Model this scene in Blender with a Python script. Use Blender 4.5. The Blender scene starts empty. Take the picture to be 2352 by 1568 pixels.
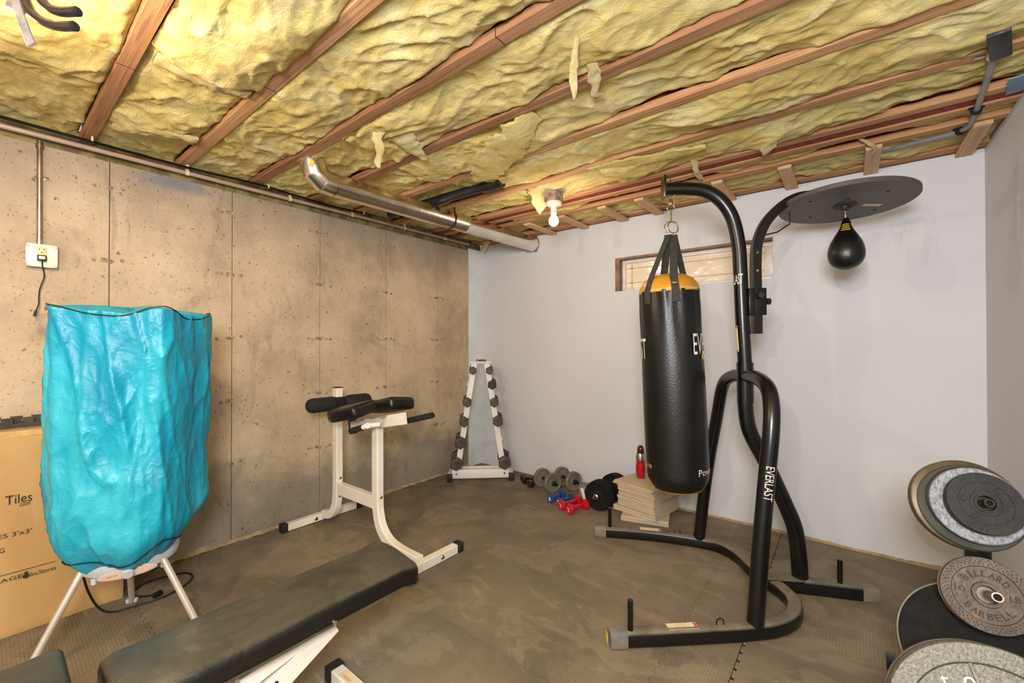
import bpy, bmesh, math, random
from mathutils import Vector, Matrix, Euler, noise
random.seed(7)
R = math.radians
scene = bpy.context.scene
col = scene.collection
# ------------------------------------------------------------------ camera
W, Hh, F = 2352.0, 1568.0, 972.94
yaw, pitch, roll = -.6722, .0076, -.0008
cy, sy, cp, sp = math.cos(yaw), math.sin(yaw), math.cos(pitch), math.sin(pitch)
f = Vector((sy*cp, cy*cp, sp)); r = Vector((cy, -sy, 0)); u = r.cross(f)
r2 = r*math.cos(roll)+u*math.sin(roll); u2 = -r*math.sin(roll)+u*math.cos(roll)
cam = bpy.data.objects.new('camera', bpy.data.cameras.new('camera')); col.objects.link(cam)
cam.matrix_world = Matrix(((r2.x, u2.x, -f.x, 0), (r2.y, u2.y, -f.y, 0), (r2.z, u2.z, -f.z, 1.35), (0, 0, 0, 1)))
cam.data.sensor_width = 36; cam.data.lens = 36*F/W; cam.data.clip_start = .02
scene.camera = cam
# ------------------------------------------------------------------ light and exposure
wd = bpy.data.worlds.new('world'); scene.world = wd; wd.use_nodes = True
wd.node_tree.nodes['Background'].inputs[0].default_value = (.85, .82, .8, 1)
wd.node_tree.nodes['Background'].inputs[1].default_value = .35
def lamp(name, loc, power, rgb, radius):
    l = bpy.data.lights.new(name, 'POINT'); l.energy = power; l.color = rgb; l.shadow_soft_size = radius
    o = bpy.data.objects.new(name, l); o.location = loc; col.objects.link(o); return o
WARM = (1, .80, .58)
lamp('bulb_light_back', (-1.68, 2.60, 2.235), 26, WARM, .035)
lamp('bulb_light_front', (-1.80, -.02, 2.19), 24, WARM, .035)
lamp('added_fill_light', (-.2, -1.9, 2.2), 60, (1, .9, .8), .05)  # added fill lamp behind the camera, no visible bulb belongs to it
lamp('camera_flash', (.12, -.35, 1.75), 168, (.90, .94, 1), .24)
vs = scene.view_settings
vs.view_transform = 'Standard'; vs.look = 'None'; vs.gamma = 1; vs.exposure = .76; vs.use_curve_mapping = False

# ------------------------------------------------------------------ materials
def srgb(c):
    return tuple([(x/255/12.92 if x/255 <= .04045 else ((x/255+.055)/1.055)**2.4) for x in c])+(1,)
class NT:
    def __init__(s, name):
        s.m = bpy.data.materials.new(name); s.m.use_nodes = True; s.t = s.m.node_tree; s.n = s.t.nodes
        s.b = s.n['Principled BSDF']; s.tc = s.n.new('ShaderNodeTexCoord')
    def new(s, kind, **kw):
        o = s.n.new(kind)
        for k, v in kw.items(): setattr(o, k, v)
        return o
    def ln(s, a, b): s.t.links.new(a, b)
    def coord(s, scale=(1, 1, 1), rot=(0, 0, 0), loc=(0, 0, 0)):
        mp = s.new('ShaderNodeMapping'); mp.inputs['Scale'].default_value = scale; mp.inputs['Rotation'].default_value = rot; mp.inputs['Location'].default_value = loc
        s.ln(s.tc.outputs['Object'], mp.inputs['Vector']); return mp.outputs['Vector']
    def noise(s, vec, scale, detail=4, rough=.55, dist=0):
        n = s.new('ShaderNodeTexNoise'); n.inputs['Scale'].default_value = scale; n.inputs['Detail'].default_value = detail
        n.inputs['Roughness'].default_value = rough; n.inputs['Distortion'].default_value = dist
        s.ln(vec, n.inputs['Vector']); return n.outputs['Fac']
    def ramp(s, fac, stops):
        n = s.new('ShaderNodeValToRGB'); e = n.color_ramp.elements
        e[0].position, e[0].color = stops[0]; e[1].position, e[1].color = stops[-1]
        for p, c in stops[1:-1]:
            x = e.new(p); x.color = c
        s.ln(fac, n.inputs['Fac']); return n.outputs['Color']
    def mix(s, fac, a, b, blend='MIX'):
        n = s.new('ShaderNodeMix', data_type='RGBA', blend_type=blend)
        for sock, v in ((n.inputs[0], fac), (n.inputs[6], a), (n.inputs[7], b)):
            if hasattr(v, 'links'): s.ln(v, sock)
            else: sock.default_value = v
        return n.outputs[2]
    def math(s, op, a, b=0.0, c=None):
        n = s.new('ShaderNodeMath', operation=op)
        for i, v in enumerate((a, b) if c is None else (a, b, c)):
            if hasattr(v, 'links'): s.ln(v, n.inputs[i])
            else: n.inputs[i].default_value = v
        return n.outputs[0]
    def bump(s, h, dist, strength=1.0, prev=None):
        n = s.new('ShaderNodeBump'); n.inputs['Distance'].default_value = dist; n.inputs['Strength'].default_value = strength
        s.ln(h, n.inputs['Height'])
        if prev: s.ln(prev, n.inputs['Normal'])
        return n.outputs['Normal']
    def out(s, color=None, rough=None, normal=None, metal=None, spec=None, coat=None):
        if color is not None:
            if hasattr(color, 'links'): s.ln(color, s.b.inputs['Base Color'])
            else: s.b.inputs['Base Color'].default_value = color
        if rough is not None:
            if hasattr(rough, 'links'): s.ln(rough, s.b.inputs['Roughness'])
            else: s.b.inputs['Roughness'].default_value = rough
        if normal is not None: s.ln(normal, s.b.inputs['Normal'])
        if metal is not None: s.b.inputs['Metallic'].default_value = metal
        if spec is not None: s.b.inputs['Specular IOR Level'].default_value = spec
        if coat is not None: s.b.inputs['Coat Weight'].default_value = coat
        return s.m
BW = lambda v: (v, v, v, 1)
def simple(name, c, c2=None, scale=20, lo=.4, hi=.6, rough=.5, metal=0, bump=0, bscale=80, stretch=(1, 1, 1), spec=None, coat=None, rust=None):
    t = NT(name); v = t.coord(stretch)
    cc = srgb(c)
    n1 = t.noise(v, scale)
    colr = t.ramp(n1, [(lo, cc), (hi, srgb(c2) if c2 else tuple([x*.86 for x in cc[:3]])+(1,))])
    if rust: colr = t.mix(t.ramp(t.noise(v, rust[1], 6, .7), [(rust[2], BW(0)), (rust[2]+.06, BW(1))]), colr, srgb(rust[0]))
    nrm = None
    if bump: nrm = t.bump(t.noise(v, bscale, 5), bump)
    return t.out(colr, rough, nrm, metal, spec, coat)
M = {}
# concrete
t = NT('concrete'); v = t.coord()
base = t.ramp(t.noise(v, 2.2, 8, .6), [(.3, srgb((162, 144, 120))), (.5, srgb((190, 168, 140))), (.72, srgb((207, 186, 157)))])
sep = t.new('ShaderNodeSeparateXYZ'); t.ln(t.coord(), sep.inputs[0])
zz = sep.outputs['Z']; yy = sep.outputs['Y']
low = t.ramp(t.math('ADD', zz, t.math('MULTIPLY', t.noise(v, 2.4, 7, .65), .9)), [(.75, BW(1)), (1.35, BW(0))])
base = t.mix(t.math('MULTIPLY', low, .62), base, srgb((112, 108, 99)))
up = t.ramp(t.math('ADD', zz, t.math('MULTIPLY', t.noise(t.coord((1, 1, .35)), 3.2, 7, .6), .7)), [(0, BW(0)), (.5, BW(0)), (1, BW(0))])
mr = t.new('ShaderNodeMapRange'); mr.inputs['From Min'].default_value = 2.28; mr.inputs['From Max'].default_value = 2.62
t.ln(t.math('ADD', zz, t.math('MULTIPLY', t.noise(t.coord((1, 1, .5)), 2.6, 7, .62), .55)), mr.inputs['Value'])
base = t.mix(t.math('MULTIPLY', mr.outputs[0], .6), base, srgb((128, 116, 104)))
base = t.mix(t.ramp(t.noise(t.coord((1, 1, .3)), 5, 8, .65, 1), [(.58, BW(0)), (.75, BW(.5))]), base, srgb((84, 75, 63)))
base = t.mix(t.ramp(t.noise(t.coord((1, 1.3, .8), (0, 0, 0), (2, 5, 1)), 3.2, 9, .7, .5), [(.56, BW(0)), (.68, BW(.34))]), base, srgb((104, 98, 88)))
base = t.mix(t.ramp(t.noise(v, 38, 3, .5), [(.68, BW(0)), (.72, BW(.75))]), base, srgb((86, 74, 60)))
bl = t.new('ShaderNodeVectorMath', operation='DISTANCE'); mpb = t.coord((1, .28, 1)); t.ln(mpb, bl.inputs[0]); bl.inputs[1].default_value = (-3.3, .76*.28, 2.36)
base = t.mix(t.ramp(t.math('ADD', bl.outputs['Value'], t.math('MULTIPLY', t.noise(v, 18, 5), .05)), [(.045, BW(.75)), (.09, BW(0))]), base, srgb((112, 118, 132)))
pits = t.ramp(t.noise(v, 60, 3, .6), [(.28, BW(0)), (.36, BW(1))])
nrm = t.bump(pits, .004); nrm = t.bump(t.noise(v, 7, 9, .68), .012, 1, nrm)
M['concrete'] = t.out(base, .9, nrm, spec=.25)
M['seam'] = simple('dirty_seam', (74, 62, 48), (54, 45, 36), 9, rough=.95)
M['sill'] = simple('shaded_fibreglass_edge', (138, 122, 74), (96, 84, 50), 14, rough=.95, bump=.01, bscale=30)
M['mortar'] = simple('mortar', (176, 152, 116), (150, 128, 96), 14, bump=.01, bscale=40, rough=.95)
# painted plaster wall
t = NT('white_paint'); v = t.coord()
c = t.ramp(t.noise(v, 1.1, 4, .5), [(.35, srgb((210, 210, 212))), (.65, srgb((203, 203, 206)))])
sc = t.noise(t.coord((9, 9, 2.2), (0, .35, 0)), 2.0, 6, .7, .6)
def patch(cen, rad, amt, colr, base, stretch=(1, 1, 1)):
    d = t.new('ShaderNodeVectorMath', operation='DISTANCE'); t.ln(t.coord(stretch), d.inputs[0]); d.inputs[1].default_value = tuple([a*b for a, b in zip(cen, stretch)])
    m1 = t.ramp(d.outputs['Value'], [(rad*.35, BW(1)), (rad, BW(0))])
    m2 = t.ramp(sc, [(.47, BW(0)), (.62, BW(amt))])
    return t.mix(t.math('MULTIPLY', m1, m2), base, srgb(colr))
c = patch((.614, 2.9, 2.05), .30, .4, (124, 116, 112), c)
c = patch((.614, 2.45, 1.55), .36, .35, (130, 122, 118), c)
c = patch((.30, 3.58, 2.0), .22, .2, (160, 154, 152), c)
nrm = t.bump(t.noise(v, 160, 3), .0006); nrm = t.bump(t.noise(v, 2.5, 3), .004, .5, nrm)
M['paint'] = t.out(c, .55, nrm, spec=.35)
M['paint_blue'] = simple('drywall_primer', (222, 226, 224), (212, 217, 217), 3, rough=.7)
M['gypsum'] = simple('raw_gypsum', (176, 150, 128), (120, 96, 80), 30, rough=.95, bump=.003)
# floor rubber
def floor_mat(name, ang):
    t = NT(name); v = t.coord()
    d1 = t.noise(v, 1.1, 8, .62, .6)
    c = t.ramp(d1, [(.32, srgb((98, 87, 72))), (.5, srgb((122, 108, 90))), (.68, srgb((140, 125, 105)))])
    pt = t.noise(t.coord((1, 1.7, 1), (0, 0, .7)), 2.4, 9, .60, .7)
    c = t.mix(t.ramp(pt, [(.515, BW(0)), (.55, BW(.26)), (.62, BW(.20)), (.68, BW(.05))]), c, srgb((168, 150, 124)))
    c = t.mix(t.ramp(t.noise(t.coord((1, 1, 1), (0, 0, .2), (3, 1, 0)), 2.0, 9, .62, .9), [(.57, BW(0)), (.61, BW(.26)), (.7, BW(.22))]), c, srgb((76, 66, 54)))
    c = t.mix(t.ramp(t.noise(t.coord((1, 7, 1), (0, 0, .9)), 3.0, 6, .6, .3), [(.66, BW(0)), (.70, BW(.35))]), c, srgb((176, 160, 136)))
    c = t.mix(t.ramp(t.noise(v, 150, 2, .5), [(.765, BW(0)), (.78, BW(.8))]), c, srgb((210, 198, 176)))
    w = t.new('ShaderNodeTexWave', wave_type='BANDS', bands_direction='X'); w.inputs['Scale'].default_value = 26; w.inputs['Distortion'].default_value = .6
    w.inputs['Detail'].default_value = 2; t.ln(t.coord((1, 1, 1), (0, 0, ang)), w.inputs['Vector'])
    c = t.mix(t.math('MULTIPLY', w.outputs['Fac'], .20), c, srgb((70, 60, 48)))
    nrm = t.bump(w.outputs['Fac'], .0010, .6); nrm = t.bump(t.noise(v, 55, 5), .002, .7, nrm)
    rr = t.ramp(t.noise(v, 1.4, 5), [(.35, BW(.62)), (.65, BW(.82))])
    return t.out(c, rr, nrm, spec=.3)
M['mat_a'] = floor_mat('rubber_mat', 0.0); M['mat_b'] = floor_mat('rubber_mat_turned', math.pi/2)
M['subfloor'] = simple('dark_slab', (28, 24, 20), rough=.9)
# wood
def wood(name, a, b, dark, axis='X', rough=.75, fleck=True):
    t = NT(name); st = {'X': (.6, 9, 9), 'Y': (9, .6, 9), 'Z': (9, 9, .6)}[axis]; v = t.coord(st)
    c = t.ramp(t.noise(v, 3.2, 8, .62, .7), [(.3, srgb(a)), (.7, srgb(b))])
    st2 = {'X': (.35, 16, 16), 'Y': (16, .35, 16), 'Z': (16, 16, .35)}[axis]
    g = t.noise(t.coord(st2), 4, 5, .6, 1.2)
    c = t.mix(t.ramp(g, [(.5, BW(0)), (.64, BW(.6))]), c, srgb(dark))
    if fleck: c = t.mix(t.ramp(t.noise(t.coord(), 95, 4, .7), [(.66, BW(0)), (.71, BW(.55))]), c, srgb((205, 185, 165)))
    return t.out(c, rough, t.bump(g, .002), spec=.25)
M['joist'] = wood('joist_lumber', (172, 124, 84), (200, 154, 112), (134, 88, 56))
M['joist_old'] = wood('joist_lumber_brown', (140, 98, 66), (172, 126, 90), (98, 64, 42))
M['osb'] = simple('red_brown_web', (146, 54, 26), (112, 36, 16), 30, rough=.7)
M['plywood'] = wood('plywood_deck', (150, 108, 64), (180, 132, 84), (110, 70, 40))
M['pine'] = wood('pine_block', (198, 160, 122), (214, 180, 142), (168, 130, 96), 'Y', fleck=False)
M['board'] = wood('particle_board', (206, 186, 158), (192, 170, 142), (172, 148, 120), 'X', fleck=False)
M['board_b'] = wood('particle_board_grey', (188, 170, 150), (204, 184, 160), (158, 138, 118), 'X', fleck=False)
M['frame_wood'] = simple('window_buck', (150, 120, 98), (120, 92, 72), 16, rough=.8)
# insulation
t = NT('yellow_fibreglass'); v = t.coord()
n1 = t.noise(v, 3.5, 8, .62, .8); n2 = t.noise(t.coord((1.2, 3.4, 1)), 7, 9, .72, 1.6)
c = t.ramp(n1, [(.3, srgb((206, 180, 104))), (.5, srgb((222, 202, 132))), (.72, srgb((234, 222, 172)))])
c = t.mix(t.ramp(n2, [(.5, BW(0)), (.72, BW(.6))]), c, srgb((196, 160, 84)))
c = t.mix(t.ramp(t.noise(v, 9, 7, .7), [(.56, BW(0)), (.7, BW(.5))]), c, srgb((236, 226, 184)))
c = t.mix(t.ramp(t.noise(t.coord((1, 2, 1)), 14, 8, .75, 2), [(.6, BW(0)), (.75, BW(.55))]), c, srgb((162, 128, 66)))
fib = t.noise(t.coord((1, 3, 1)), 34, 9, .78, 1.8)
nrm = t.bump(fib, .006, .7); nrm = t.bump(t.noise(t.coord((1, 2, 1)), 9, 8, .68, 1.2), .020, .8, nrm)
M['insul'] = t.out(c, .95, nrm, spec=.1)
t = NT('torn_fibreglass'); v = t.coord()
c = t.ramp(t.noise(v, 9, 8, .7), [(.3, srgb((222, 194, 112))), (.7, srgb((244, 232, 188)))])
M['insul_pale'] = t.out(c, .95, t.bump(t.noise(v, 60, 8, .8, 2), .012), spec=.1)
# cloth
t = NT('turquoise_nylon'); v = t.coord()
c = t.ramp(t.noise(t.coord((1, 1, .4), (.2, .15, 0)), 3.2, 4, .55, .35), [(.38, srgb((0, 126, 156))), (.5, srgb((4, 146, 172))), (.62, srgb((50, 168, 188)))])
def crease(rot, sc, st, w):
    q = t.noise(t.coord(st, rot), sc, 3, .5, .25)
    return t.math('SUBTRACT', 1.0, t.math('MINIMUM', t.math('MULTIPLY', t.math('ABSOLUTE', t.math('SUBTRACT', q, .5)), w), 1.0))
h = t.math('ADD', t.math('MULTIPLY', crease((.5, .2, .3), 5.5, (1, 1, .45), 22), .6), t.math('MULTIPLY', crease((-.7, .4, .1), 9, (1, 1, .7), 18), .4))
h = t.math('ADD', h, t.math('MULTIPLY', crease((1.1, .9, 0), 17, (1, 1, 1), 14), .22))
nrm = t.bump(h, .0045, .5); nrm = t.bump(t.noise(t.coord((1, 1, .4), (.35, .25, 0)), 4.0, 3, .5, .3), .040, .8, nrm); nrm = t.bump(t.noise(t.coord((1, 1, .8), (.2, .6, 0)), 26, 4, .6, .2), .003, .5, nrm)
M['cloth'] = t.out(c, .42, nrm, spec=.5)
M['cloth_trim'] = simple('teal_hem', (0, 128, 146), (0, 116, 134), 12, rough=.6)
# others
M['blackcord'] = simple('black_cord', (18, 17, 18), rough=.5)
M['cable'] = simple('black_cable', (14, 13, 14), rough=.22)
M['blackpaint'] = simple('black_powder_coat', (10, 10, 10), (16, 15, 14), 9, rough=.26, spec=.5, bump=.0003, bscale=200)
t = NT('dusty_black_base'); v = t.coord()
geo = t.new('ShaderNodeNewGeometry'); sx = t.new('ShaderNodeSeparateXYZ'); t.ln(geo.outputs['Normal'], sx.inputs[0])
dust = t.math('MULTIPLY', t.ramp(sx.outputs['Z'], [(.35, BW(0)), (.85, BW(1))]), t.ramp(t.noise(v, 9, 6, .65), [(.3, BW(.35)), (.6, BW(.95))]))
M['dusty'] = t.out(t.mix(dust, srgb((16, 15, 14)), srgb((128, 115, 98))), t.ramp(dust, [(0, BW(.3)), (1, BW(.85))]))
M['leather'] = simple('black_vinyl', (11, 10, 10), (18, 16, 15), 6, rough=.34, bump=.0012, bscale=110, spec=.5)
t = NT('bench_vinyl'); v = t.coord()
c = t.ramp(t.noise(v, 4, 7, .6, .8), [(.35, srgb((52, 47, 36))), (.6, srgb((74, 68, 54))), (.75, srgb((92, 86, 72)))])
c = t.mix(t.ramp(t.noise(v, 110, 2, .5), [(.74, BW(0)), (.77, BW(.6))]), c, srgb((165, 155, 135)))
geo = t.new('ShaderNodeNewGeometry'); sx = t.new('ShaderNodeSeparateXYZ'); t.ln(geo.outputs['Normal'], sx.inputs[0])
dst = t.ramp(sx.outputs['Z'], [(.55, BW(0)), (.92, BW(1))])
c = t.mix(dst, srgb((16, 15, 13)), c)
M['bench'] = t.out(c, t.ramp(dst, [(0, BW(.3)), (1, BW(.5))]), t.bump(t.noise(t.coord((3.0, 1, 1)), 5, 6, .55, 1.2), .012, .6), spec=.5)
M['foam'] = simple('black_foam', (20, 18, 17), (28, 25, 23), 30, rough=.85, bump=.003, bscale=60)
M['yellow'] = simple('mustard_vinyl', (206, 150, 34), (188, 134, 28), 7, rough=.4, bump=.004, bscale=30)
M['piping'] = simple('pale_piping', (214, 196, 160), rough=.5)
M['strap'] = simple('charcoal_webbing', (58, 54, 50), (46, 43, 40), 60, rough=.8, bump=.001, bscale=300)
M['chrome'] = simple('chrome', (220, 216, 210), (180, 174, 168), 12, rough=.18, metal=1)
M['galv'] = simple('galvanised_steel', (196, 188, 176), (150, 142, 130), 9, rough=.3, metal=1, bump=.001, bscale=8)
M['duct'] = simple('duct_metal', (236, 228, 216), (220, 210, 196), 4, rough=.2, metal=1, bump=.003, bscale=6)
M['conduit_grey'] = simple('grey_conduit', (140, 138, 136), (122, 120, 120), 10, rough=.45)
M['whitemetal'] = simple('white_powder_coat', (232, 222, 208), (222, 212, 198), 3, rough=.35, spec=.5)
M['rackwhite'] = simple('white_enamel', (236, 230, 224), (224, 218, 210), 3, rough=.4)
M['rubber'] = simple('black_rubber', (20, 20, 19), (30, 29, 27), 20, rough=.65)
M['sparemat'] = simple('worn_rubber_mat', (74, 66, 56), (52, 47, 42), 12, rough=.8)
M['greycap'] = simple('grey_rubber_cap', (98, 98, 96), (124, 112, 94), 12, rough=.7)
M['iron'] = simple('cast_iron', (88, 80, 72), (64, 57, 52), 14, rough=.55, metal=.3, bump=.002, bscale=90, rust=((122, 84, 50), 30, .6))
M['iron_dark'] = simple('black_cast_iron', (46, 44, 43), (36, 35, 34), 16, rough=.5, metal=.2, bump=.001, bscale=120)
M['bronze'] = simple('dark_bronze_metal', (104, 86, 62), (62, 50, 36), 14, rough=.28, metal=.85)
M['greyplate'] = simple('grey_plate', (132, 124, 112), (112, 105, 94), 12, rough=.5, metal=.25, bump=.001)
M['blackplate'] = simple('black_rubber_plate', (20, 18, 16), (28, 26, 23), 20, rough=.8, spec=.2, bump=.002, bscale=90)
M['silver'] = simple('chipped_silver_plate', (150, 152, 158), (120, 120, 122), 60, .45, .6, rough=.5, metal=.3, bump=.003, bscale=120, rust=((120, 86, 60), 44, .63))
M['olive'] = simple('olive_plate', (68, 68, 58), (56, 56, 48), 8, rough=.55, metal=.2)
M['brownplate'] = simple('brown_plate_edge', (104, 88, 66), (84, 70, 52), 9, rough=.45, metal=.35)
t = NT('rusted_iron'); v = t.coord()
c = t.ramp(t.noise(v, 16, 8, .7), [(.35, srgb((76, 63, 54))), (.6, srgb((98, 86, 77)))])
c = t.mix(t.ramp(t.noise(v, 11, 8, .75), [(.56, BW(0)), (.68, BW(.8))]), c, srgb((138, 92, 48)))
M['rusty'] = t.out(c, .55, t.bump(t.noise(v, 70, 6), .003), metal=.35)
t = NT('hammertone_grey'); v = t.coord()
c = t.ramp(t.noise(v, 120, 4, .7), [(.4, srgb((92, 90, 80))), (.62, srgb((124, 121, 108)))])
c = t.mix(t.ramp(t.noise(v, 24, 6, .7), [(.64, BW(0)), (.68, BW(.9))]), c, srgb((128, 78, 44)))
M['hammer'] = t.out(c, .5, t.bump(t.noise(v, 160, 4), .002), metal=.35)
M['lettersilver'] = simple('raised_letter_metal', (186, 182, 168), rough=.35, metal=.5)
M['letterdark'] = simple('dark_letter', (30, 25, 22), rough=.6)
M['letterfaint'] = simple('worn_letter', (36, 34, 33), rough=.6)
M['inkblack'] = simple('black_ink', (44, 34, 24), rough=.8)
M['inkwhite'] = simple('white_ink', (226, 218, 204), rough=.6)
M['inkyellow'] = simple('yellow_ink', (208, 178, 60), rough=.6)
M['red'] = simple('red_vinyl', (196, 18, 38), (180, 12, 30), 20, rough=.35)
M['blue'] = simple('blue_vinyl', (32, 72, 140), (26, 60, 122), 20, rough=.4)
M['bottle_red'] = simple('red_plastic', (176, 10, 22), (160, 6, 18), 14, rough=.22, coat=.3)
M['cap_red'] = simple('dark_red_cap', (92, 8, 10), (70, 4, 6), 14, rough=.12, coat=.5)
M['cardboard'] = simple('cardboard', (190, 152, 98), (178, 138, 84), 5, rough=.85, bump=.003, bscale=9, stretch=(1, 1, .3))
M['tape'] = simple('cardboard_edge', (206, 168, 106), rough=.9)
M['sticker'] = simple('cream_sticker', (226, 204, 172), (214, 190, 156), 8, rough=.6)
M['orange'] = simple('orange_print', (196, 88, 34), rough=.6)
M['cpvc'] = simple('pinkish_plastic_pipe', (172, 146, 132), (160, 132, 118), 8, rough=.3)
M['clip'] = simple('ivory_clip', (218, 202, 160), rough=.5)
M['blackpvc'] = simple('black_drain_pipe', (26, 26, 30), (36, 36, 40), 9, rough=.4)
M['blackbox'] = simple('black_hanger_plate', (26, 24, 22), (40, 37, 33), 16, rough=.45, bump=.004, bscale=40)
M['ivory'] = simple('ivory_plastic', (222, 200, 148), rough=.4)
M['dryerwhite'] = simple('grey_white_plastic', (196, 194, 194), (184, 182, 182), 6, rough=.35)
M['panel_pink'] = simple('pink_control_panel', (222, 184, 164), (214, 170, 150), 9, rough=.4)
M['alu'] = simple('satin_aluminium', (226, 214, 200), (206, 194, 180), 5, rough=.3, metal=.55)
M['porcelain'] = simple('white_porcelain', (240, 234, 222), rough=.25)
M['bluetarp'] = simple('pale_blue_plate', (122, 146, 168), (100, 126, 150), 6, rough=.5, metal=.2)
M['hookbrown'] = simple('brown_vinyl_hook', (58, 44, 38), (46, 34, 30), 10, rough=.18, coat=.3)
M['hookgrey'] = simple('grey_chalky_metal', (150, 140, 130), (110, 102, 96), 18, rough=.7, bump=.003, bscale=60)
M['discboard'] = simple('dark_grey_board', (84, 76, 70), (76, 69, 64), 3, rough=.55)
M['blackdark'] = simple('dark_hole', (6, 6, 6), rough=.9)
def emit(name, rgb, s):
    t = NT(name); t.b.inputs['Emission Color'].default_value = rgb+(1,); t.b.inputs['Emission Strength'].default_value = s
    t.b.inputs['Base Color'].default_value = rgb+(1,); return t.m
M['glow'] = emit('lit_bulb_glass', (1, .88, .66), 9)
t = NT('window_film'); v = t.coord()
M['film'] = t.out(t.ramp(t.noise(t.coord((1, 1, 3)), 3, 4), [(.35, srgb((240, 226, 204))), (.65, srgb((228, 210, 186)))]), .12, t.bump(t.noise(t.coord((1, 1, 2)), 4, 3), .006), spec=.5)
M['pvcwhite'] = simple('white_vinyl_frame', (228, 216, 208), rough=.35)
M['muntin'] = simple('cream_muntin', (214, 186, 150), rough=.5)

# ------------------------------------------------------------------ mesh helpers
def V(*a): return Vector(a)
def cr(pts, n=8, closed=False):
    P = [Vector(p) for p in pts]; out = []; m = len(P)
    rng = range(m) if closed else range(m-1)
    for i in rng:
        p0 = P[(i-1) % m] if closed or i > 0 else P[0]*2-P[1]
        p1 = P[i]; p2 = P[(i+1) % m]
        p3 = P[(i+2) % m] if closed or i+2 < m else P[-1]*2-P[-2]
        for k in range(n):
            t_ = k/n
            out.append(.5*((2*p1)+(p2-p0)*t_+(2*p0-5*p1+4*p2-p3)*t_*t_+(3*p1-p0-3*p2+p3)*t_**3))
    if not closed: out.append(P[-1])
    return out
class MB:
    def __init__(s): s.bm = bmesh.new()
    def _bev(s, vs_, b, seg=2):
        if b:
            es = list({e for v_ in vs_ for e in v_.link_edges})
            bmesh.ops.bevel(s.bm, geom=es, offset=b, segments=seg, affect='EDGES', profile=.5)
    def box(s, x0, x1, y0, y1, z0, z1, b=0, M_=None, seg=2):
        m = Matrix.Translation(((x0+x1)/2, (y0+y1)/2, (z0+z1)/2)) @ Matrix.Diagonal((abs(x1-x0), abs(y1-y0), abs(z1-z0), 1))
        if M_ is not None: m = M_ @ m
        g = bmesh.ops.create_cube(s.bm, size=1, matrix=m); s._bev(g['verts'], b, seg); return s
    def obox(s, c, size, rot=(0, 0, 0), b=0, seg=2):
        Mr = Matrix.Translation(c) @ (rot if isinstance(rot, Matrix) else Euler(rot).to_matrix().to_4x4())
        return s.box(-size[0]/2, size[0]/2, -size[1]/2, size[1]/2, -size[2]/2, size[2]/2, b, Mr, seg)
    def sweep(s, pts, prof, side=None, cap=True, closed=False, scales=None):
        pts = [Vector(p) for p in pts]; n = len(pts); rings = []; prev = None
        for i, p in enumerate(pts):
            if closed: tg = pts[(i+1) % n]-pts[i-1]
            else: tg = pts[min(i+1, n-1)]-pts[max(i-1, 0)]
            tg.normalize()
            if side is not None:
                a = Vector(side); a = (a-tg*a.dot(tg)).normalized()
            else:
                if prev is None: prev = Vector((0, 0, 1)) if abs(tg.z) < .9 else Vector((1, 0, 0))
                a = (prev-tg*prev.dot(tg)).normalized(); prev = a
            b_ = tg.cross(a); k = scales[i] if scales else 1
            rings.append([s.bm.verts.new(p+a*(q[0]*k)+b_*(q[1]*k)) for q in prof])
        m = len(prof)
        for i in range(n if closed else n-1):
            A, B_ = rings[i], rings[(i+1) % n]
            for j in range(m): s.bm.faces.new((A[j], A[(j+1) % m], B_[(j+1) % m], B_[j]))
        if cap and not closed:
            s.bm.faces.new(list(reversed(rings[0]))); s.bm.faces.new(rings[-1])
        return s
    def tube(s, pts, rad, n=14, cap=True, closed=False, scales=None, side=None):
        return s.sweep(pts, [(rad*math.cos(2*math.pi*k/n), rad*math.sin(2*math.pi*k/n)) for k in range(n)], side, cap, closed, scales)
    def bar(s, pts, w, h, side, b=.003, closed=False):
        w, h = w/2, h/2
        prof = [(w-b, -h), (w, -h+b), (w, h-b), (w-b, h), (-w+b, h), (-w, h-b), (-w, -h+b), (-w+b, -h)]
        return s.sweep(pts, prof, side, True, closed)
    def lathe(s, prof, n=32, M_=None, fn=None, cap=False):
        M_ = M_ or Matrix(); rings = []
        for (r_, z) in prof:
            if r_ < 1e-5: rings.append([s.bm.verts.new(M_ @ Vector((0, 0, z)))])
            else:
                rings.append([s.bm.verts.new(M_ @ Vector(((r_*(fn(2*math.pi*k/n, z) if fn else 1))*math.cos(2*math.pi*k/n), (r_*(fn(2*math.pi*k/n, z) if fn else 1))*math.sin(2*math.pi*k/n), z))) for k in range(n)])
        for A, B_ in zip(rings, rings[1:]):
            for j in range(n):
                q = [A[j % len(A)], A[(j+1) % len(A)], B_[(j+1) % len(B_)], B_[j % len(B_)]]
                q2_ = []
                for x in q:
                    if x not in q2_: q2_.append(x)
                if len(q2_) > 2: s.bm.faces.new(q2_)
        return s
    def prism(s, poly, z0, z1, M_=None):
        M_ = M_ or Matrix()
        a = [s.bm.verts.new(M_ @ Vector((x, y, z0))) for x, y in poly]; b_ = [s.bm.verts.new(M_ @ Vector((x, y, z1))) for x, y in poly]
        n = len(poly); s.bm.faces.new(list(reversed(a))); s.bm.faces.new(b_)
        for j in range(n): s.bm.faces.new((a[j], a[(j+1) % n], b_[(j+1) % n], b_[j]))
        return s
    def mesh(s, me, M_):
        k = len(s.bm.verts); s.bm.from_mesh(me); s.bm.verts.ensure_lookup_table()
        for v_ in s.bm.verts[k:]: v_.co = M_ @ v_.co
        return s
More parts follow.
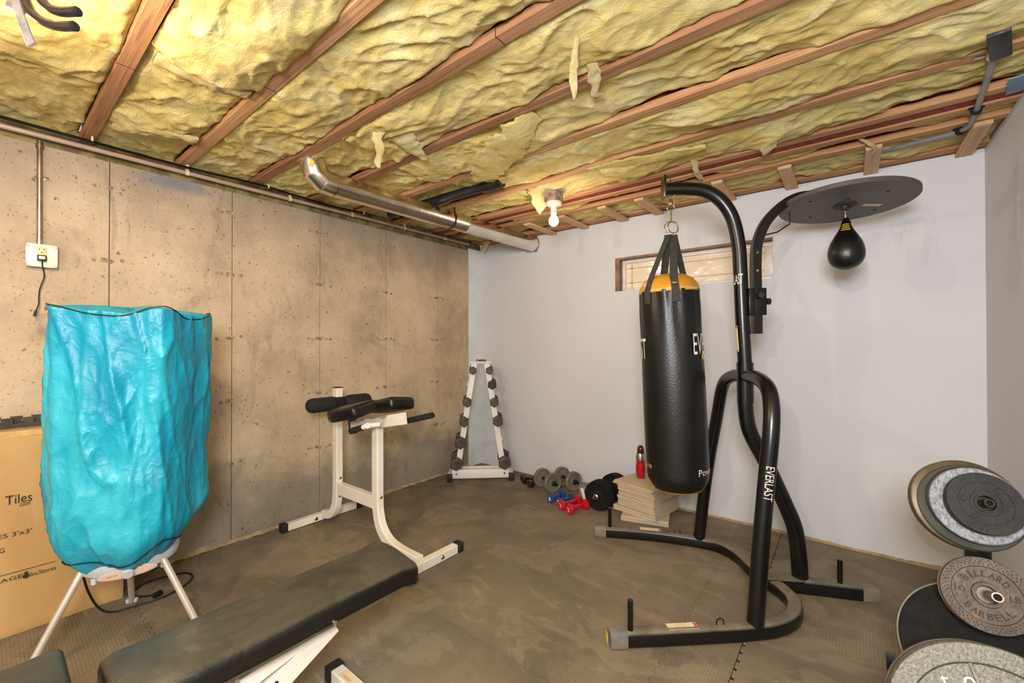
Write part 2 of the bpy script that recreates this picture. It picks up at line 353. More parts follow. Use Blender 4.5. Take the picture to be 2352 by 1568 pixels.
def frame(o, zdir, xhint=(0, 0, 1)):
    z = Vector(zdir).normalized(); x = Vector(xhint); x = (x-z*x.dot(z))
    if x.length < 1e-4: x = Vector((1, 0, 0)); x = x-z*x.dot(z)
    x.normalize(); y = z.cross(x)
    return Matrix(((x.x, y.x, z.x, o[0]), (x.y, y.y, z.y, o[1]), (x.z, y.z, z.z, o[2]), (0, 0, 0, 1)))
WM = {}
def wmat(o):
    if o is None: return Matrix()
    return WM.get(o.name, Matrix())
def tagit(o, label=None, cat=None, group=None, kind=None):
    for k, v_ in (('label', label), ('category', cat), ('group', group), ('kind', kind)):
        if v_: o[k] = v_
    return o
def thing(name, label, cat, loc=(0, 0, 0), rot=None, group=None):
    o = bpy.data.objects.new(name, None); col.objects.link(o); o.empty_display_size = .05
    m = Matrix.Translation(loc) @ (rot.to_4x4() if rot is not None else Matrix())
    o.matrix_world = m; o.matrix_basis = m; WM[o.name] = m
    return tagit(o, label, cat, group)
def part(name, mb, mt, parent=None, label=None, kind=None, world=True, smooth=35, recalc=True):
    if recalc: bmesh.ops.recalc_face_normals(mb.bm, faces=mb.bm.faces)
    if parent is not None and world:
        mb.bm.transform(wmat(parent).inverted())
    me = bpy.data.meshes.new(name); mb.bm.to_mesh(me); mb.bm.free()
    if smooth:
        for p in me.polygons: p.use_smooth = True
        me.set_sharp_from_angle(angle=R(smooth))
    for x in (mt if isinstance(mt, list) else [mt]): me.materials.append(M[x])
    o = bpy.data.objects.new(name, me); col.objects.link(o)
    if parent is not None:
        o.parent = parent; WM[o.name] = wmat(parent)
    return tagit(o, label, None, None, kind)
def dup(root, m, label=None, group=None):
    c_ = root.copy(); col.objects.link(c_); c_.matrix_basis = m; WM[c_.name] = m
    if label: c_['label'] = label
    if group: c_['group'] = group
    for ch in list(root.children):
        d = ch.copy(); col.objects.link(d); d.parent = c_
        for g in list(ch.children):
            e = g.copy(); col.objects.link(e); e.parent = d
    return c_
_tc = {}
def textmesh(s_, ext=0):
    if (s_, ext) in _tc: return _tc[(s_, ext)]
    cu = bpy.data.curves.new('t', 'FONT'); cu.body = s_; cu.size = 1; cu.extrude = ext; cu.resolution_u = 3; cu.align_x = 'CENTER'; cu.align_y = 'CENTER'
    o = bpy.data.objects.new('t', cu); col.objects.link(o); dg = bpy.context.evaluated_depsgraph_get()
    me = bpy.data.meshes.new_from_object(o.evaluated_get(dg)); bpy.data.objects.remove(o); _tc[(s_, ext)] = me
    xs = [v_.co.x for v_ in me.vertices]; ys = [v_.co.y for v_ in me.vertices]
    cx, cyy = (min(xs)+max(xs))/2, (min(ys)+max(ys))/2; w = max(xs)-min(xs); h = max(ys)-min(ys)
    for v_ in me.vertices: v_.co.x = (v_.co.x-cx)/w; v_.co.y = (v_.co.y-cyy)/h
    return me
def flat_text(s_, w, h, M_, ext=.0):
    b_ = MB(); b_.mesh(textmesh(s_, ext and .02), M_ @ Matrix.Diagonal((w, h, (ext/.02) if ext else 1, 1))); return b_
def cyl_text(s_, w, h, rad, a0, z0, M_, vertical=False):
    me = textmesh(s_); b_ = MB(); b_.bm.from_mesh(me)
    bmesh.ops.subdivide_edges(b_.bm, edges=[e for e in b_.bm.edges if e.calc_length() > .06], cuts=2)
    for v_ in b_.bm.verts:
        x, y = v_.co.x*w, v_.co.y*h
        if vertical: x, y = y, -x
        a = a0+x/rad
        v_.co = M_ @ Vector((rad*math.cos(a), rad*math.sin(a), z0+y))
    return b_

# ================================================================== SETTING
XL, YB, XR = -3.30, 3.582, .614
ZJ = 2.47            # underside of the joists
# floor: slab and interlocking mats
fl = part('floor', MB().box(XL-.3, XR+2.2, -3.2, YB+.2, -.12, -.011), 'subfloor', smooth=0); fl['kind'] = 'structure'
xs = [XL-.845, XL+.07-.0, -2.46, -1.545, -.63, -.385, XR+.01+.0]
xs = [-3.375, -2.46, -1.545, -.63, -.385, .53, 1.445]
ys = [-2.24, -1.325, -.41, .505, 1.42, 2.335, 3.25, 4.165]
def teeth(p, q, amp=.011, pitch=.061, ph=0):
    p, q = Vector(p), Vector(q); d = q-p; L = d.length; d.normalize(); n_ = Vector((-d.y, d.x)); k = max(2, int(round(L/pitch)))
    out = []; st = L/k
    for i in range(k):
        b0 = i*st
        for a, o_ in ((.12, 0), (.06, 1), (.44, 1), (.38, 0)):
            pass
        out += [p+d*(b0+st*.27), p+d*(b0+st*.21)+n_*amp, p+d*(b0+st*.79)+n_*amp, p+d*(b0+st*.73)]
    return out
mi = 0
for i in range(len(xs)-1):
    for j in range(len(ys)-1):
        x0, x1, y0, y1 = xs[i], xs[i+1], ys[j], ys[j+1]
        if x1-x0 > .3 or True:
            b0 = teeth((x0, y0), (x1, y0)); r0 = teeth((x1, y0), (x1, y1)); t0 = teeth((x0, y1), (x1, y1)); l0 = teeth((x0, y0), (x0, y1))
            if i == 3: r0 = [Vector((x1-.001, y0)), Vector((x1-.001, y1))]      # trimmed strip: the next mat's teeth stand free beside it
            if i == 4: l0 = [Vector((v_.x+.012, v_.y)) for v_ in l0]
            poly = [Vector((x0, y0))]+b0+[Vector((x1, y0))]+r0+[Vector((x1, y1))]+list(reversed(t0))+[Vector((x0, y1))]+list(reversed(l0))
            cx, cyy = (x0+x1)/2, (y0+y1)/2
            cl = [(min(max(cx+(v_.x-cx)*.9975, XL+.002), XR+.6), min(cyy+(v_.y-cyy)*.9975, YB-.002)) for v_ in poly]
            pl_ = []
            for v_ in cl:
                if not pl_ or (abs(v_[0]-pl_[-1][0])+abs(v_[1]-pl_[-1][1])) > 1e-4: pl_.append(v_)
            mb = MB().prism(pl_, -.0105, 0); bmesh.ops.dissolve_degenerate(mb.bm, dist=1e-4, edges=mb.bm.edges)
            part('mat_tile', mb, 'mat_a' if (i*3+j) % 2 else 'mat_b', fl, smooth=0)
# left concrete wall with formwork panels
wl = part('wall_left', MB().box(XL-.22, XL-.008, -3.2, 3.376, -.1, 2.397), 'seam', smooth=0); wl['kind'] = 'structure'
s0, ds = .458, .6156
for k in range(-6, 5):
    y0 = s0+ds*k; y1 = min(y0+ds, 3.374)
    if y1 < -3.2: continue
    m_ = MB().box(XL-.02, XL+random.uniform(-.0012, .0012), max(y0, -3.2)+.0017, y1-.0017, 0, 2.397, .0022, seg=1)
    part('concrete_panel', m_, 'concrete', wl, smooth=0)
# tie ends
mb = MB(); rnd = random.Random(3)
for k in range(-1, 5):
    for z in (.54, .97, 1.40, 1.83, 2.25):
        y = s0+ds*k
        if y > 3.3: continue
        mb.obox((XL+.001, y-.012, z), (.006, .05, .022), (rnd.uniform(-.3, .3), 0, 0), .002)
        for q in (-.09, -.065, .055, .085):
            if rnd.random() < .7:
                mb.lathe([(.0, .0025), (.008, .0025), (.011, 0)], 8, frame((XL, y+q, z+rnd.uniform(-.01, .01)), (1, 0, 0)))
part('form_tie', mb, 'gypsum', wl, kind='stuff')
# crumbly edge at the foot
mb = MB(); n = 260; rows = []
for i in range(n):
    y = .35+(3.36-.35)*i/(n-1); a = .012+.03*abs(noise.noise(Vector((y*9, 0, 1))))+.012*noise.noise(Vector((y*40, 3, 1)))
    h = .022+.03*abs(noise.noise(Vector((y*7, 5, 1))))
    rows.append([mb.bm.verts.new((XL-.005, y, h)), mb.bm.verts.new((XL+a*.5, y, h*.8)), mb.bm.verts.new((XL+a, y, .001+.006*random.random())), mb.bm.verts.new((XL-.005, y, 0))])
for A, B_ in zip(rows, rows[1:]):
    for j in range(3): mb.bm.faces.new((A[j], A[j+1], B_[j+1], B_[j]))
part('crumbled_edge', mb, 'mortar', wl, smooth=60)
# plastered return on the left wall by the corner
w1 = part('wall_left_plaster', MB().box(XL-.2, XL+.001, 3.376, YB+.1, -.1, 2.42), 'paint_blue', smooth=0); w1['kind'] = 'structure'
w1.name = 'wall_corner'
# back wall (with window opening and notch for the duct)
bx = [(-3.5, -2.66, -.1, 2.475), (-2.66, -2.515, -.1, 2.312), (-2.515, -1.656, -.1, 2.475), (-1.656, -.43, -.1, 1.829), (-1.656, -.43, 2.130, 2.475), (-.43, XR+.2, -.1, 2.475)]
mb = MB()
for a, b_, c_, d in bx: mb.box(a, b_, YB, YB+.14, c_, d)
bmesh.ops.remove_doubles(mb.bm, verts=mb.bm.verts, dist=1e-5)
wb = part('wall_back', mb, 'paint', smooth=0); wb['kind'] = 'structure'
wr = part('wall_right', MB().box(XR, XR+.12, .9, YB+.14, -.1, 2.475), 'paint', smooth=0); wr['kind'] = 'structure'
w2 = part('wall_rear', MB().box(XL-.2, XR+2.2, -3.2, -3.1, -.1, 2.9), 'paint', smooth=0); w2['kind'] = 'structure'
w3 = part('wall_side', MB().box(XR+2.0, XR+2.1, -3.2, 1.0, -.1, 2.9), 'paint', smooth=0); w3['kind'] = 'structure'
w4 = part('wall_return', MB().box(XR, XR+2.1, .9, 1.02, -.1, 2.475), 'paint', smooth=0); w4['kind'] = 'structure'
# rough bottom edge of the plaster
mb = MB(); n = 200; rows = []
for i in range(n):
    x = -2.5+(XR+2.5)*i/(n-1); h = .012+.02*max(0, noise.noise(Vector((x*3.5, 2, 0))))+.006*random.random()
    rows.append([mb.bm.verts.new((x, YB-.004, h)), mb.bm.verts.new((x, YB-.006, 0)), mb.bm.verts.new((x, YB+.002, h+.002))])
for A, B_ in zip(rows, rows[1:]):
    mb.bm.faces.new((A[0], A[1], B_[1], B_[0])); mb.bm.faces.new((A[2], A[0], B_[0], B_[2]))
part('ragged_edge', mb, 'mortar', wb)
# window
win = part('window_1', MB().box(-1.70, -.39, YB+.125, YB+.135, 1.79, 2.17), 'film', smooth=0); win['kind'] = 'structure'
mb = MB(); X0, X1, Z0, Z1 = -1.615, -.43, 1.832, 2.112; yf = YB+.062; fw = .030
mb.box(X0, X1, yf, yf+.05, Z0, Z0+fw, .003).box(X0, X1, yf, yf+.05, Z1-fw, Z1, .003).box(X0, X0+fw, yf, yf+.05, Z0+fw, Z1-fw, .003).box(X1-fw-.03, X1, yf, yf+.05, Z0+fw, Z1-fw, .003)
part('window_frame', mb, 'pvcwhite', win)
part('pane', MB().box(X0+fw, X1-fw-.03, yf+.022, yf+.028, Z0+fw, Z1-fw), 'film', win, smooth=0)
mb = MB(); zz0, zz1 = Z0+fw, Z1-fw
for x in (X0+fw+.055, X1-fw-.085): mb.box(x-.005, x+.005, yf+.018, yf+.024, zz0, zz1)
for z in (zz0+.045, zz1-.045): mb.box(X0+fw, X1-fw-.03, yf+.018, yf+.024, z-.005, z+.005)
part('muntin', mb, 'muntin', win)
part('window_jamb', MB().box(-1.656, -1.617, YB+.002, YB+.11, 1.829, 2.13).box(-1.656, -.43, YB+.004, YB+.11, 2.113, 2.130), 'frame_wood', win, smooth=0)
part('window_sill', MB().box(-1.656, -.43, YB+.001, YB+.11, 1.815, 1.831, .002), 'paint', win)

# ceiling
ce = part('ceiling', MB().box(XL-.3, XR+2.2, -3.2, YB+.2, 2.78, 2.80), 'plywood', smooth=0); ce['kind'] = 'structure'
far = [-2.9, -2.49, -2.08, -1.67, -1.25, -.84, -.43, -.02, .388, .814, 1.217, 1.64, 2.032, 2.445, 2.829, 2.972, 3.153]
FW = .056
for i, e in enumerate(far):
    mb = MB(); x0, x1 = XL-.12, (XR+.12 if e > .95 else XR+2.1)
    mb.box(x0, x1, e-FW, e, ZJ, ZJ+.036, .002, seg=1)
    part('joist', mb, ('joist_old', 'joist')[1 if e > 1.7 else (i % 3 == 0)], ce, smooth=0)
    part('joist_web', MB().box(x0, x1, e-FW/2-.005, e-FW/2+.005, ZJ+.036, 2.78), 'osb', ce, smooth=0)
    if e in (.388, .814, 1.217):
        xx = {.388: -2.27, .814: -1.98, 1.217: -1.0}[e]
        part('joist_splice', MB().box(xx-.0015, xx+.0015, e-FW-.0005, e+.0005, ZJ-.0006, ZJ+.03), 'blackdark', ce, smooth=0)
part('joist', MB().box(-2.95, XR+.1, 2.834, 2.912, ZJ+.008, ZJ+.04, .002), 'osb', ce, smooth=0)
# plate, rim and nailer blocks
part('top_plate', MB().box(XL, XR+.1, 3.50, YB+.13, ZJ+.012, ZJ+.05, .002), 'joist', ce, smooth=0)
part('rim_board', MB().box(XL, XR+.1, YB+.05, YB+.13, ZJ+.05, 2.78), 'joist_old', ce, smooth=0)
part('rim_board', MB().box(XR+.005, XR+.1, .9, YB+.1, 2.475, 2.78), 'joist_old', ce, smooth=0)
for x in (.53, .115, -.31, -.70, -1.25, -1.56, -1.95, -2.31, -2.72):
    w = .036
    part('nailer_block', MB().box(x-w, x+w, 3.12, YB+.02, ZJ-.022, ZJ-.002, .002), 'pine', ce, smooth=0)
    if x in (.53, .115, -.31, -.70):
        part('label_tag', MB().box(x-w+.006, x+w-.008, 3.125, 3.15, ZJ-.0228, ZJ-.022), 'sticker', ce, smooth=0)
        part('tag_print', flat_text('50711', .045, .012, frame((x, 3.137, ZJ-.0232), (0, 0, -1), (1, 0, 0))), 'inkblack', ce, smooth=0)
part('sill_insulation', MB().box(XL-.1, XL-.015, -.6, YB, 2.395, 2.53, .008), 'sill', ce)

# insulation batts
def batt(y0, y1, x0, x1, zb, seed, sag=.0, step=.011, ends=None):
    nx = int((x1-x0)/step); ny = max(6, int((y1-y0)/step)); mb = MB(); grid = []
    for i in range(nx+1):
        row = []
        x = x0+(x1-x0)*i/nx
        for j in range(ny+1):
            v_ = j/ny; y = y0+(y1-y0)*v_
            p = Vector((x, y, seed*3.7))
            wx = x+.12*noise.noise(p*2.2); wy = y+.10*noise.noise(p*2.2+Vector((9, 4, 0)))
            lump = noise.fractal(Vector((wx*2.0, wy*3.0, seed)), 1.0, 2.0, 3)*.027
            rid = 1-abs(noise.noise(Vector((wx*3.2+wy*3, wy*7-wx*2.2, seed+5))))*2.2
            rid2 = 1-abs(noise.noise(Vector((wx*7-wy*4, wy*15+wx*4, seed+8))))*2.2
            fine = noise.fractal(Vector((x*26, y*40, seed)), 1.0, 2.0, 3)*.0028
            z = zb-lump-.015*max(0, rid)**2.4-.009*max(0, rid2)**2.4-fine
            edge = min(v_, 1-v_)*(y1-y0)
            z = min(z, 2.512)+.012*math.exp(-edge/.010)
            if sag: z -= sag(x, y)
            row.append(mb.bm.verts.new((x, y, z)))
        grid.append(row)
    for i in range(nx):
        for j in range(ny): mb.bm.faces.new((grid[i][j], grid[i+1][j], grid[i+1][j+1], grid[i][j+1]))
    # close the upper side
    A = [mb.bm.verts.new((x, y, 2.70)) for x, y in ((x0, y0), (x1, y0), (x1, y1), (x0, y1))]
    mb.bm.faces.new(list(reversed(A)))
    for e_, ring in (((A[0], A[1]), [g[0] for g in grid]), ((A[3], A[2]), [g[-1] for g in grid])):
        mb.bm.faces.new([e_[0]]+ring+[e_[1]])
    mb.bm.faces.new([A[0]]+list(grid[0])+[A[3]]); mb.bm.faces.new([A[1]]+list(grid[-1])+[A[2]])
    return mb
def gs(cx, cyy, rx, ry, h): return lambda x, y: h*math.exp(-((x-cx)/rx)**2-((y-cyy)/ry)**2)
def steps(*a):
    def g(x, y):
        return sum(q(x, y) for q in a)
    return g
def stepx(xe, cyy, ry, h, wid=.35, s=1):      # a drop that ends abruptly: the torn end of a batt layer
    def g(x, y):
        w = xe+.03*noise.noise(Vector((y*9, xe, 2)))
        t_ = (x-w)*s
        return 0 if t_ < 0 else h*min(1, t_/.02)*math.exp(-(t_/wid)**2)*math.exp(-((y-cyy)/ry)**2)
    return g
bays = [
 (-.43, -.076, steps(gs(-2.2, -.2, .5, .2, .02))),
 (-.02, .332, steps(stepx(-2.55, .15, .2, .035, .5), gs(-1.9, .18, .4, .2, .02))),
 (.388, .758, steps(stepx(-2.05, .58, .22, .065, .45), gs(-1.6, .6, .3, .2, .04), stepx(-2.93, .58, .2, .05, .28))),
 (.814, 1.161, steps(gs(-1.9, .95, .5, .2, .02), gs(-.9, 1.0, .4, .1, .02))),
 (1.217, 1.584, steps(stepx(-2.15, 1.4, .2, .045, .4), gs(-.95, 1.35, .3, .15, .02))),
 (1.64, 1.976, steps(stepx(-2.25, 1.8, .2, .05, .6), gs(-1.6, 1.9, .35, .12, .045), gs(-2.6, 1.8, .2, .2, -.02))),
 (2.032, 2.389, steps(gs(-.5, 2.2, .35, .15, .05), gs(-1.5, 2.2, .4, .15, .035), gs(-2.5, 2.2, .5, .2, -.05), gs(.3, 2.1, .3, .2, .03))),
 (2.445, 2.773, steps(gs(-1.75, 2.6, .25, .15, .045), gs(-.3, 2.7, .3, .1, .03), gs(-2.6, 2.6, .4, .2, -.03), stepx(-1.25, 2.6, .16, .05, .45))),
 (2.985, 3.092, None),
 (3.165, 3.50, steps(gs(-2.6, 3.3, .5, .2, -.04))),
]
for k, (a, b_, sg) in enumerate(bays):
    x0, x1 = (XL-.1, XR+.1) if a > .9 else (XL-.1, XR+1.6)
    part('insulation_batt', batt(a+.002, b_-.002, x0, x1, 2.497 if k < 8 else 2.505, 11.3*k+2, sg, .011 if k > 0 else .02), 'insul', ce, smooth=180, recalc=False)
part('insulation_batt', MB().box(XL-.1, XR+2, -3.1, -.5, 2.53, 2.7), 'insul', ce, smooth=0)
# torn flaps
def flap(pts, wids, thick=.012, seed=0, mat_='insul_pale', nrmv=(1, 0, 0)):
    P = cr(pts, 12); mb = MB(); nn = len(P); rings = []
    for i, p in enumerate(P):
        t_ = i/(nn-1)*(len(wids)-1); a = int(min(t_, len(wids)-2)); w = wids[a]+(wids[a+1]-wids[a])*(t_-a)
        s_ = Vector(nrmv).normalized(); ring = []
        tg = (P[min(i+1, nn-1)]-P[max(i-1, 0)]).normalized(); nb = tg.cross(s_).normalized()
        for q in range(12):
            an = 2*math.pi*q/12; ww = w*(1+.45*noise.noise(p*34+Vector((math.cos(an)*1.2, seed, 0)))); tt = thick*(1+1.3*noise.noise(p*24+Vector((math.cos(an)*2, math.sin(an)*2, seed))))
            ring.append(mb.bm.verts.new(p+s_*(math.cos(an)*ww)+nb*(math.sin(an)*tt)))
        rings.append(ring)
    for A, B_ in zip(rings, rings[1:]):
        for j in range(12): mb.bm.faces.new((A[j], A[(j+1) % 12], B_[(j+1) % 12], B_[j]))
    mb.bm.faces.new(rings[0][::-1]); mb.bm.faces.new(rings[-1]); return mb
cam_right = (.78, .62, 0)
FL = [
 ([(-1.90, 1.30, 2.49), (-1.93, 1.29, 2.44), (-1.93, 1.31, 2.38), (-1.935, 1.30, 2.32), (-1.94, 1.31, 2.285)], [.05, .03, .022, .02, .008], .012, cam_right),
 ([(-1.86, 1.32, 2.50), (-1.87, 1.42, 2.455), (-1.90, 1.52, 2.44), (-1.92, 1.62, 2.43)], [.09, .08, .05, .012], .012, (1, .1, 0)),
 ([(-.775, 1.36, 2.50), (-.79, 1.37, 2.44), (-.80, 1.375, 2.37), (-.80, 1.38, 2.30), (-.80, 1.38, 2.265)], [.012, .014, .017, .012, .003], .008, cam_right),
 ([(-.80, 1.50, 2.49), (-.81, 1.56, 2.462), (-.83, 1.62, 2.45), (-.86, 1.66, 2.44), (-.84, 1.70, 2.45)], [.02, .035, .022, .018, .012], .008, (1, 0, .1)),
 ([(-1.72, 2.50, 2.49), (-1.78, 2.56, 2.44), (-1.80, 2.60, 2.38), (-1.81, 2.61, 2.33)], [.10, .075, .045, .008], .012, cam_right),
 ([(-.30, 2.60, 2.50), (-.32, 2.66, 2.455), (-.35, 2.72, 2.44), (-.36, 2.76, 2.43)], [.02, .03, .04, .02], .01, (1, 0, 0)),
 ([(-.74, 2.72, 2.49), (-.75, 2.80, 2.455), (-.76, 2.90, 2.45), (-.76, 2.98, 2.45)], [.022, .018, .018, .014], .008, (1, 0, 0)),
 ([(-2.46, 3.2, 2.47), (-3.02, 3.40, 2.42), (-3.04, 3.41, 2.38)], [.03, .03, .006], .015, cam_right),
 ([(-3.08, 3.42, 2.48), (-3.10, 3.43, 2.44), (-3.115, 3.44, 2.40), (-3.12, 3.44, 2.365)], [.04, .035, .025, .01], .015, cam_right),
 ([(-1.2, 1.70, 2.485), (-1.45, 1.80, 2.44), (-1.72, 1.93, 2.43), (-1.93, 2.03, 2.435)], [.06, .14, .15, .03], .014, (0, 1, 0)),
 ([(.05, 3.02, 2.49), (.10, 3.06, 2.455), (.12, 3.12, 2.445), (.11, 3.18, 2.44)], [.012, .012, .012, .008], .005, (1, 0, 0)),
 ([(-1.3, 2.42, 2.48), (-1.0, 2.47, 2.458), (-.8, 2.50, 2.455), (-.62, 2.53, 2.46)], [.03, .07, .06, .02], .012, (0, 1, 0)),
 ([(-2.95, .415, 2.478), (-2.88, .50, 2.462), (-2.80, .60, 2.458), (-2.76, .73, 2.462)], [.03, .05, .045, .02], .014, (1, 0, 0)),
 ([(-2.12, .42, 2.475), (-2.10, .52, 2.458), (-2.09, .62, 2.455), (-2.08, .74, 2.465)], [.05, .07, .06, .03], .014, (1, 0, 0)),
]
for k, (pts, ws, th, nv) in enumerate(FL):
    if k == 7: continue
    part('torn_insulation', flap(pts, ws, th, k, 'insul_pale', nv), 'insul_pale' if k not in (9, 11) else 'insul', ce, smooth=180)

# ================================================================== SERVICES ON THE CEILING AND WALLS
# metal duct
d0, d1 = V(-2.57, 1.40, 2.368), V(-2.55, YB+.03, 2.388)
T = thing('vent_duct', 'round shiny metal duct running under the joists into the white wall notch', 'duct', (-2.57, 2.4, 2.37))
DR = .072; dd = (d1-d0).normalized()
prof = []
L = (d1-d0).length
part('duct_pipe', MB().lathe([(DR-.002, 0), (DR, 0), (DR, L*.52), (DR+.0025, L*.522), (DR+.0025, L*.535), (DR, L*.537), (DR, L), (DR-.003, L), (DR-.003, 0)], 40, frame(d0, dd)), 'duct', T)
el = [d0, V(-2.572, 1.335, 2.372), V(-2.572, 1.285, 2.41), V(-2.572, 1.262, 2.475), V(-2.572, 1.262, 2.60)]
mb = MB(); mb.tube(el, DR+.002, 32)
part('elbow', mb, 'duct', T, smooth=20)
for p, q in zip(el[:-1], el[1:]):
    pass
for i in (1, 2, 3):
    tg = (el[i+1]-el[i-1]).normalized(); part('elbow_seam', MB().lathe([(DR, -.004), (DR+.006, -.003), (DR+.006, .003), (DR, .004)], 32, frame(el[i], tg)), 'duct', T)
part('duct_label', MB().lathe([(DR+.0035, 0), (DR+.0035, .03)], 8, frame(el[3]-V(0, .01, .05), (0, -.3, 1))).box(0, 0.001, 0, 0.001, 0, 0.001) if False else MB().obox((-2.55+.052, 1.225, 2.43), (.004, .022, .035), (R(-20), 0, R(-40)), 0), 'inkyellow', T)
hp = d0+dd*1.0
mb = MB(); mb.sweep([hp+V(DR*1.05*math.cos(a), 0, DR*1.05*math.sin(a)) for a in [R(x) for x in range(-200, 41, 15)]]+[hp+V(.05, 0, .105)], [(.009, -.001), (.009, .001), (-.009, .001), (-.009, -.001)], (0, 1, 0))
part('hanger_strap', mb, 'bronze', T)
tagit(part('foil_cuff', MB().lathe([(DR+.001, 0), (DR+.006, .006), (DR+.002, .02)], 32, frame(d1-dd*.06, dd)), 'duct', T))
# plastic pipe along the concrete wall
T = thing('water_pipe', 'thin pinkish plastic pipe clipped along the top of the concrete wall', 'pipe', (-3.235, 1.5, 2.42))
pp = [V(-3.225, -1.5, 2.412), V(-3.225, .06, 2.418), V(-3.225, 1.2, 2.424), V(-3.225, 2.2, 2.432), V(-3.225, 3.3, 2.438)]
part('pipe', MB().tube(cr(pp, 4), .0125, 16), 'cpvc', T)
for y in (.80, 1.42, 1.92, 2.45, 2.95):
    mb = MB(); mb.tube([V(-3.225, y-.009, 2.418+.0065*y), V(-3.225, y+.009, 2.418+.0065*y)], .0165, 16); mb.box(-3.236, -3.214, y-.008, y+.008, 2.428+.006*y, 2.475, .002)
    part('pipe_clip', mb, 'clip', T)
T = thing('electric_cable', 'black electric cable sagging beside the pinkish pipe under the joists', 'cable', (-3.2, .8, 2.45))
cp = [V(-3.18, -.9, 2.452), V(-3.18, .055, 2.445), V(-3.18, .374, 2.442), V(-3.195, .80, 2.446), V(-3.17, 1.212, 2.452), V(-3.20, 1.684, 2.448), V(-3.175, 2.06, 2.455)]
part('cable_run', MB().tube(cr(cp, 8), .0085, 10), 'cable', T)
part('cable_run', MB().tube(cr([V(-3.17, 2.55, 2.462), V(-3.20, 2.9, 2.452), V(-3.16, 3.2, 2.456), V(-3.12, 3.35, 2.462)], 8), .006, 8), 'cable', T)
for y, x in ((.37, -3.18), (1.25, -3.172), (2.0, -3.18)):
    part('cable_staple', MB().box(x-.014, x+.014, y-.004, y+.004, 2.444, 2.469, .001), 'clip', T)
# black drain pipe
T = thing('drain_pipe', 'black plastic pipe between joists above the metal duct', 'pipe', (-2.3, 2.24, 2.5))
part('pipe', MB().tube([V(-3.1, 2.205, 2.478), V(-2.7, 2.222, 2.480), V(-1.93, 2.25, 2.484)], .036, 20), 'blackpvc', T)
part('coupling', MB().tube([V(-2.02, 2.247, 2.483), V(-1.88, 2.251, 2.484)], .042, 20), 'blackpvc', T)
part('hanger_tab', MB().obox((-1.97, 2.285, 2.475), (.05, .012, .03), (0, .3, .2), .001), 'galv', T)
# conduit on the right
T = thing('grey_conduit_run', 'grey conduit from the black ceiling plate bending along the joists above white wall', 'conduit', (.46, 2.9, 2.45))
cpp = [V(.425, 2.30, 2.47), V(.449, 2.516, 2.452), V(.467, 2.80, 2.448), V(.478, 3.0, 2.446), V(.475, 3.10, 2.448), V(.435, 3.17, 2.455), V(.30, 3.225, 2.468), V(.108, 3.32, 2.492), V(-.218, 3.36, 2.505), V(-.6, 3.38, 2.51)]
part('conduit', MB().tube(cr(cpp, 6), .0115, 14), 'conduit_grey', T)
for p, q in ((V(.472, 2.90, 2.447), (.05, 1, 0)), (V(.455, 3.145, 2.451), (-.5, .7, 0))):
    part('black_clamp', MB().lathe([(.013, -.008), (.021, -.008), (.021, .008), (.013, .008)], 16, frame(p, q)).obox(p+V(0, .0, .01), (.055, .014, .008), (0, 0, .3), .001), 'blackdark', T)
part('collar', MB().lathe([(.012, -.012), (.018, -.012), (.018, .012), (.012, .012)], 16, frame(V(.438, 2.41, 2.457), (.05, 1, 0))), 'ivory', T)
T = thing('ceiling_plate', 'black battered metal box on the joist at the top of the grey conduit', 'box', (.44, 2.32, 2.45))
part('plate', MB().obox((.437, 2.315, 2.450), (.058, .20, .03), (0, 0, R(-12)), .003), 'blackbox', T)
part('mount_tab', MB().obox((.40, 2.41, 2.462), (.03, .02, .004), (0, 0, .3)), 'galv', T)
T = tagit(part('flashing_plate', MB().obox((.575, 2.76, 2.463), (.07, .16, .005), (0, 0, R(-8)), 0), 'bluetarp'), 'pale blue metal plate at the joists beside the right wall', 'plate')
# back bulb
T = thing('bulb_holder', 'bare lit bulb in a porcelain holder hanging near the white wall', 'lamp', (-1.68, 2.60, 2.47))
part('junction_box', MB().box(-1.73, -1.63, 2.55, 2.65, 2.385, 2.468, .004).box(-1.74, -1.72, 2.58, 2.60, 2.44, 2.468), 'gypsum', T)
part('holder', MB().lathe([(0, .085), (.056, .085), (.060, .075), (.055, .062), (.03, .055), (.024, .05), (.022, 0), (0, 0)], 32, Matrix.Translation((-1.68, 2.60, 2.302))), 'porcelain', T)
def bulb(c, parent=None):
    return MB().lathe([(0, -.050), (.016, -.047), (.029, -.036), (.035, -.018), (.035, -.004), (.029, .012), (.018, .026), (.0145, .04), (.0145, .05), (0, .05)], 28, Matrix.Translation(c))
gb = part('bulb', bulb((-1.68, 2.60, 2.262)), 'glow', T); 
# front bulb
T = thing('bulb_holder', 'bare lit bulb at the top left among yellow insulation and hooks', 'lamp', (-1.80, -.02, 2.47))
part('holder', MB().lathe([(0, .085), (.056, .085), (.060, .07), (.03, .055), (.022, 0), (0, 0)], 32, Matrix.Translation((-1.80, -.02, 2.385-.1+.085))), 'porcelain', T)
part('bulb', bulb((-1.80, -.02, 2.245+.06)), 'glow', T)
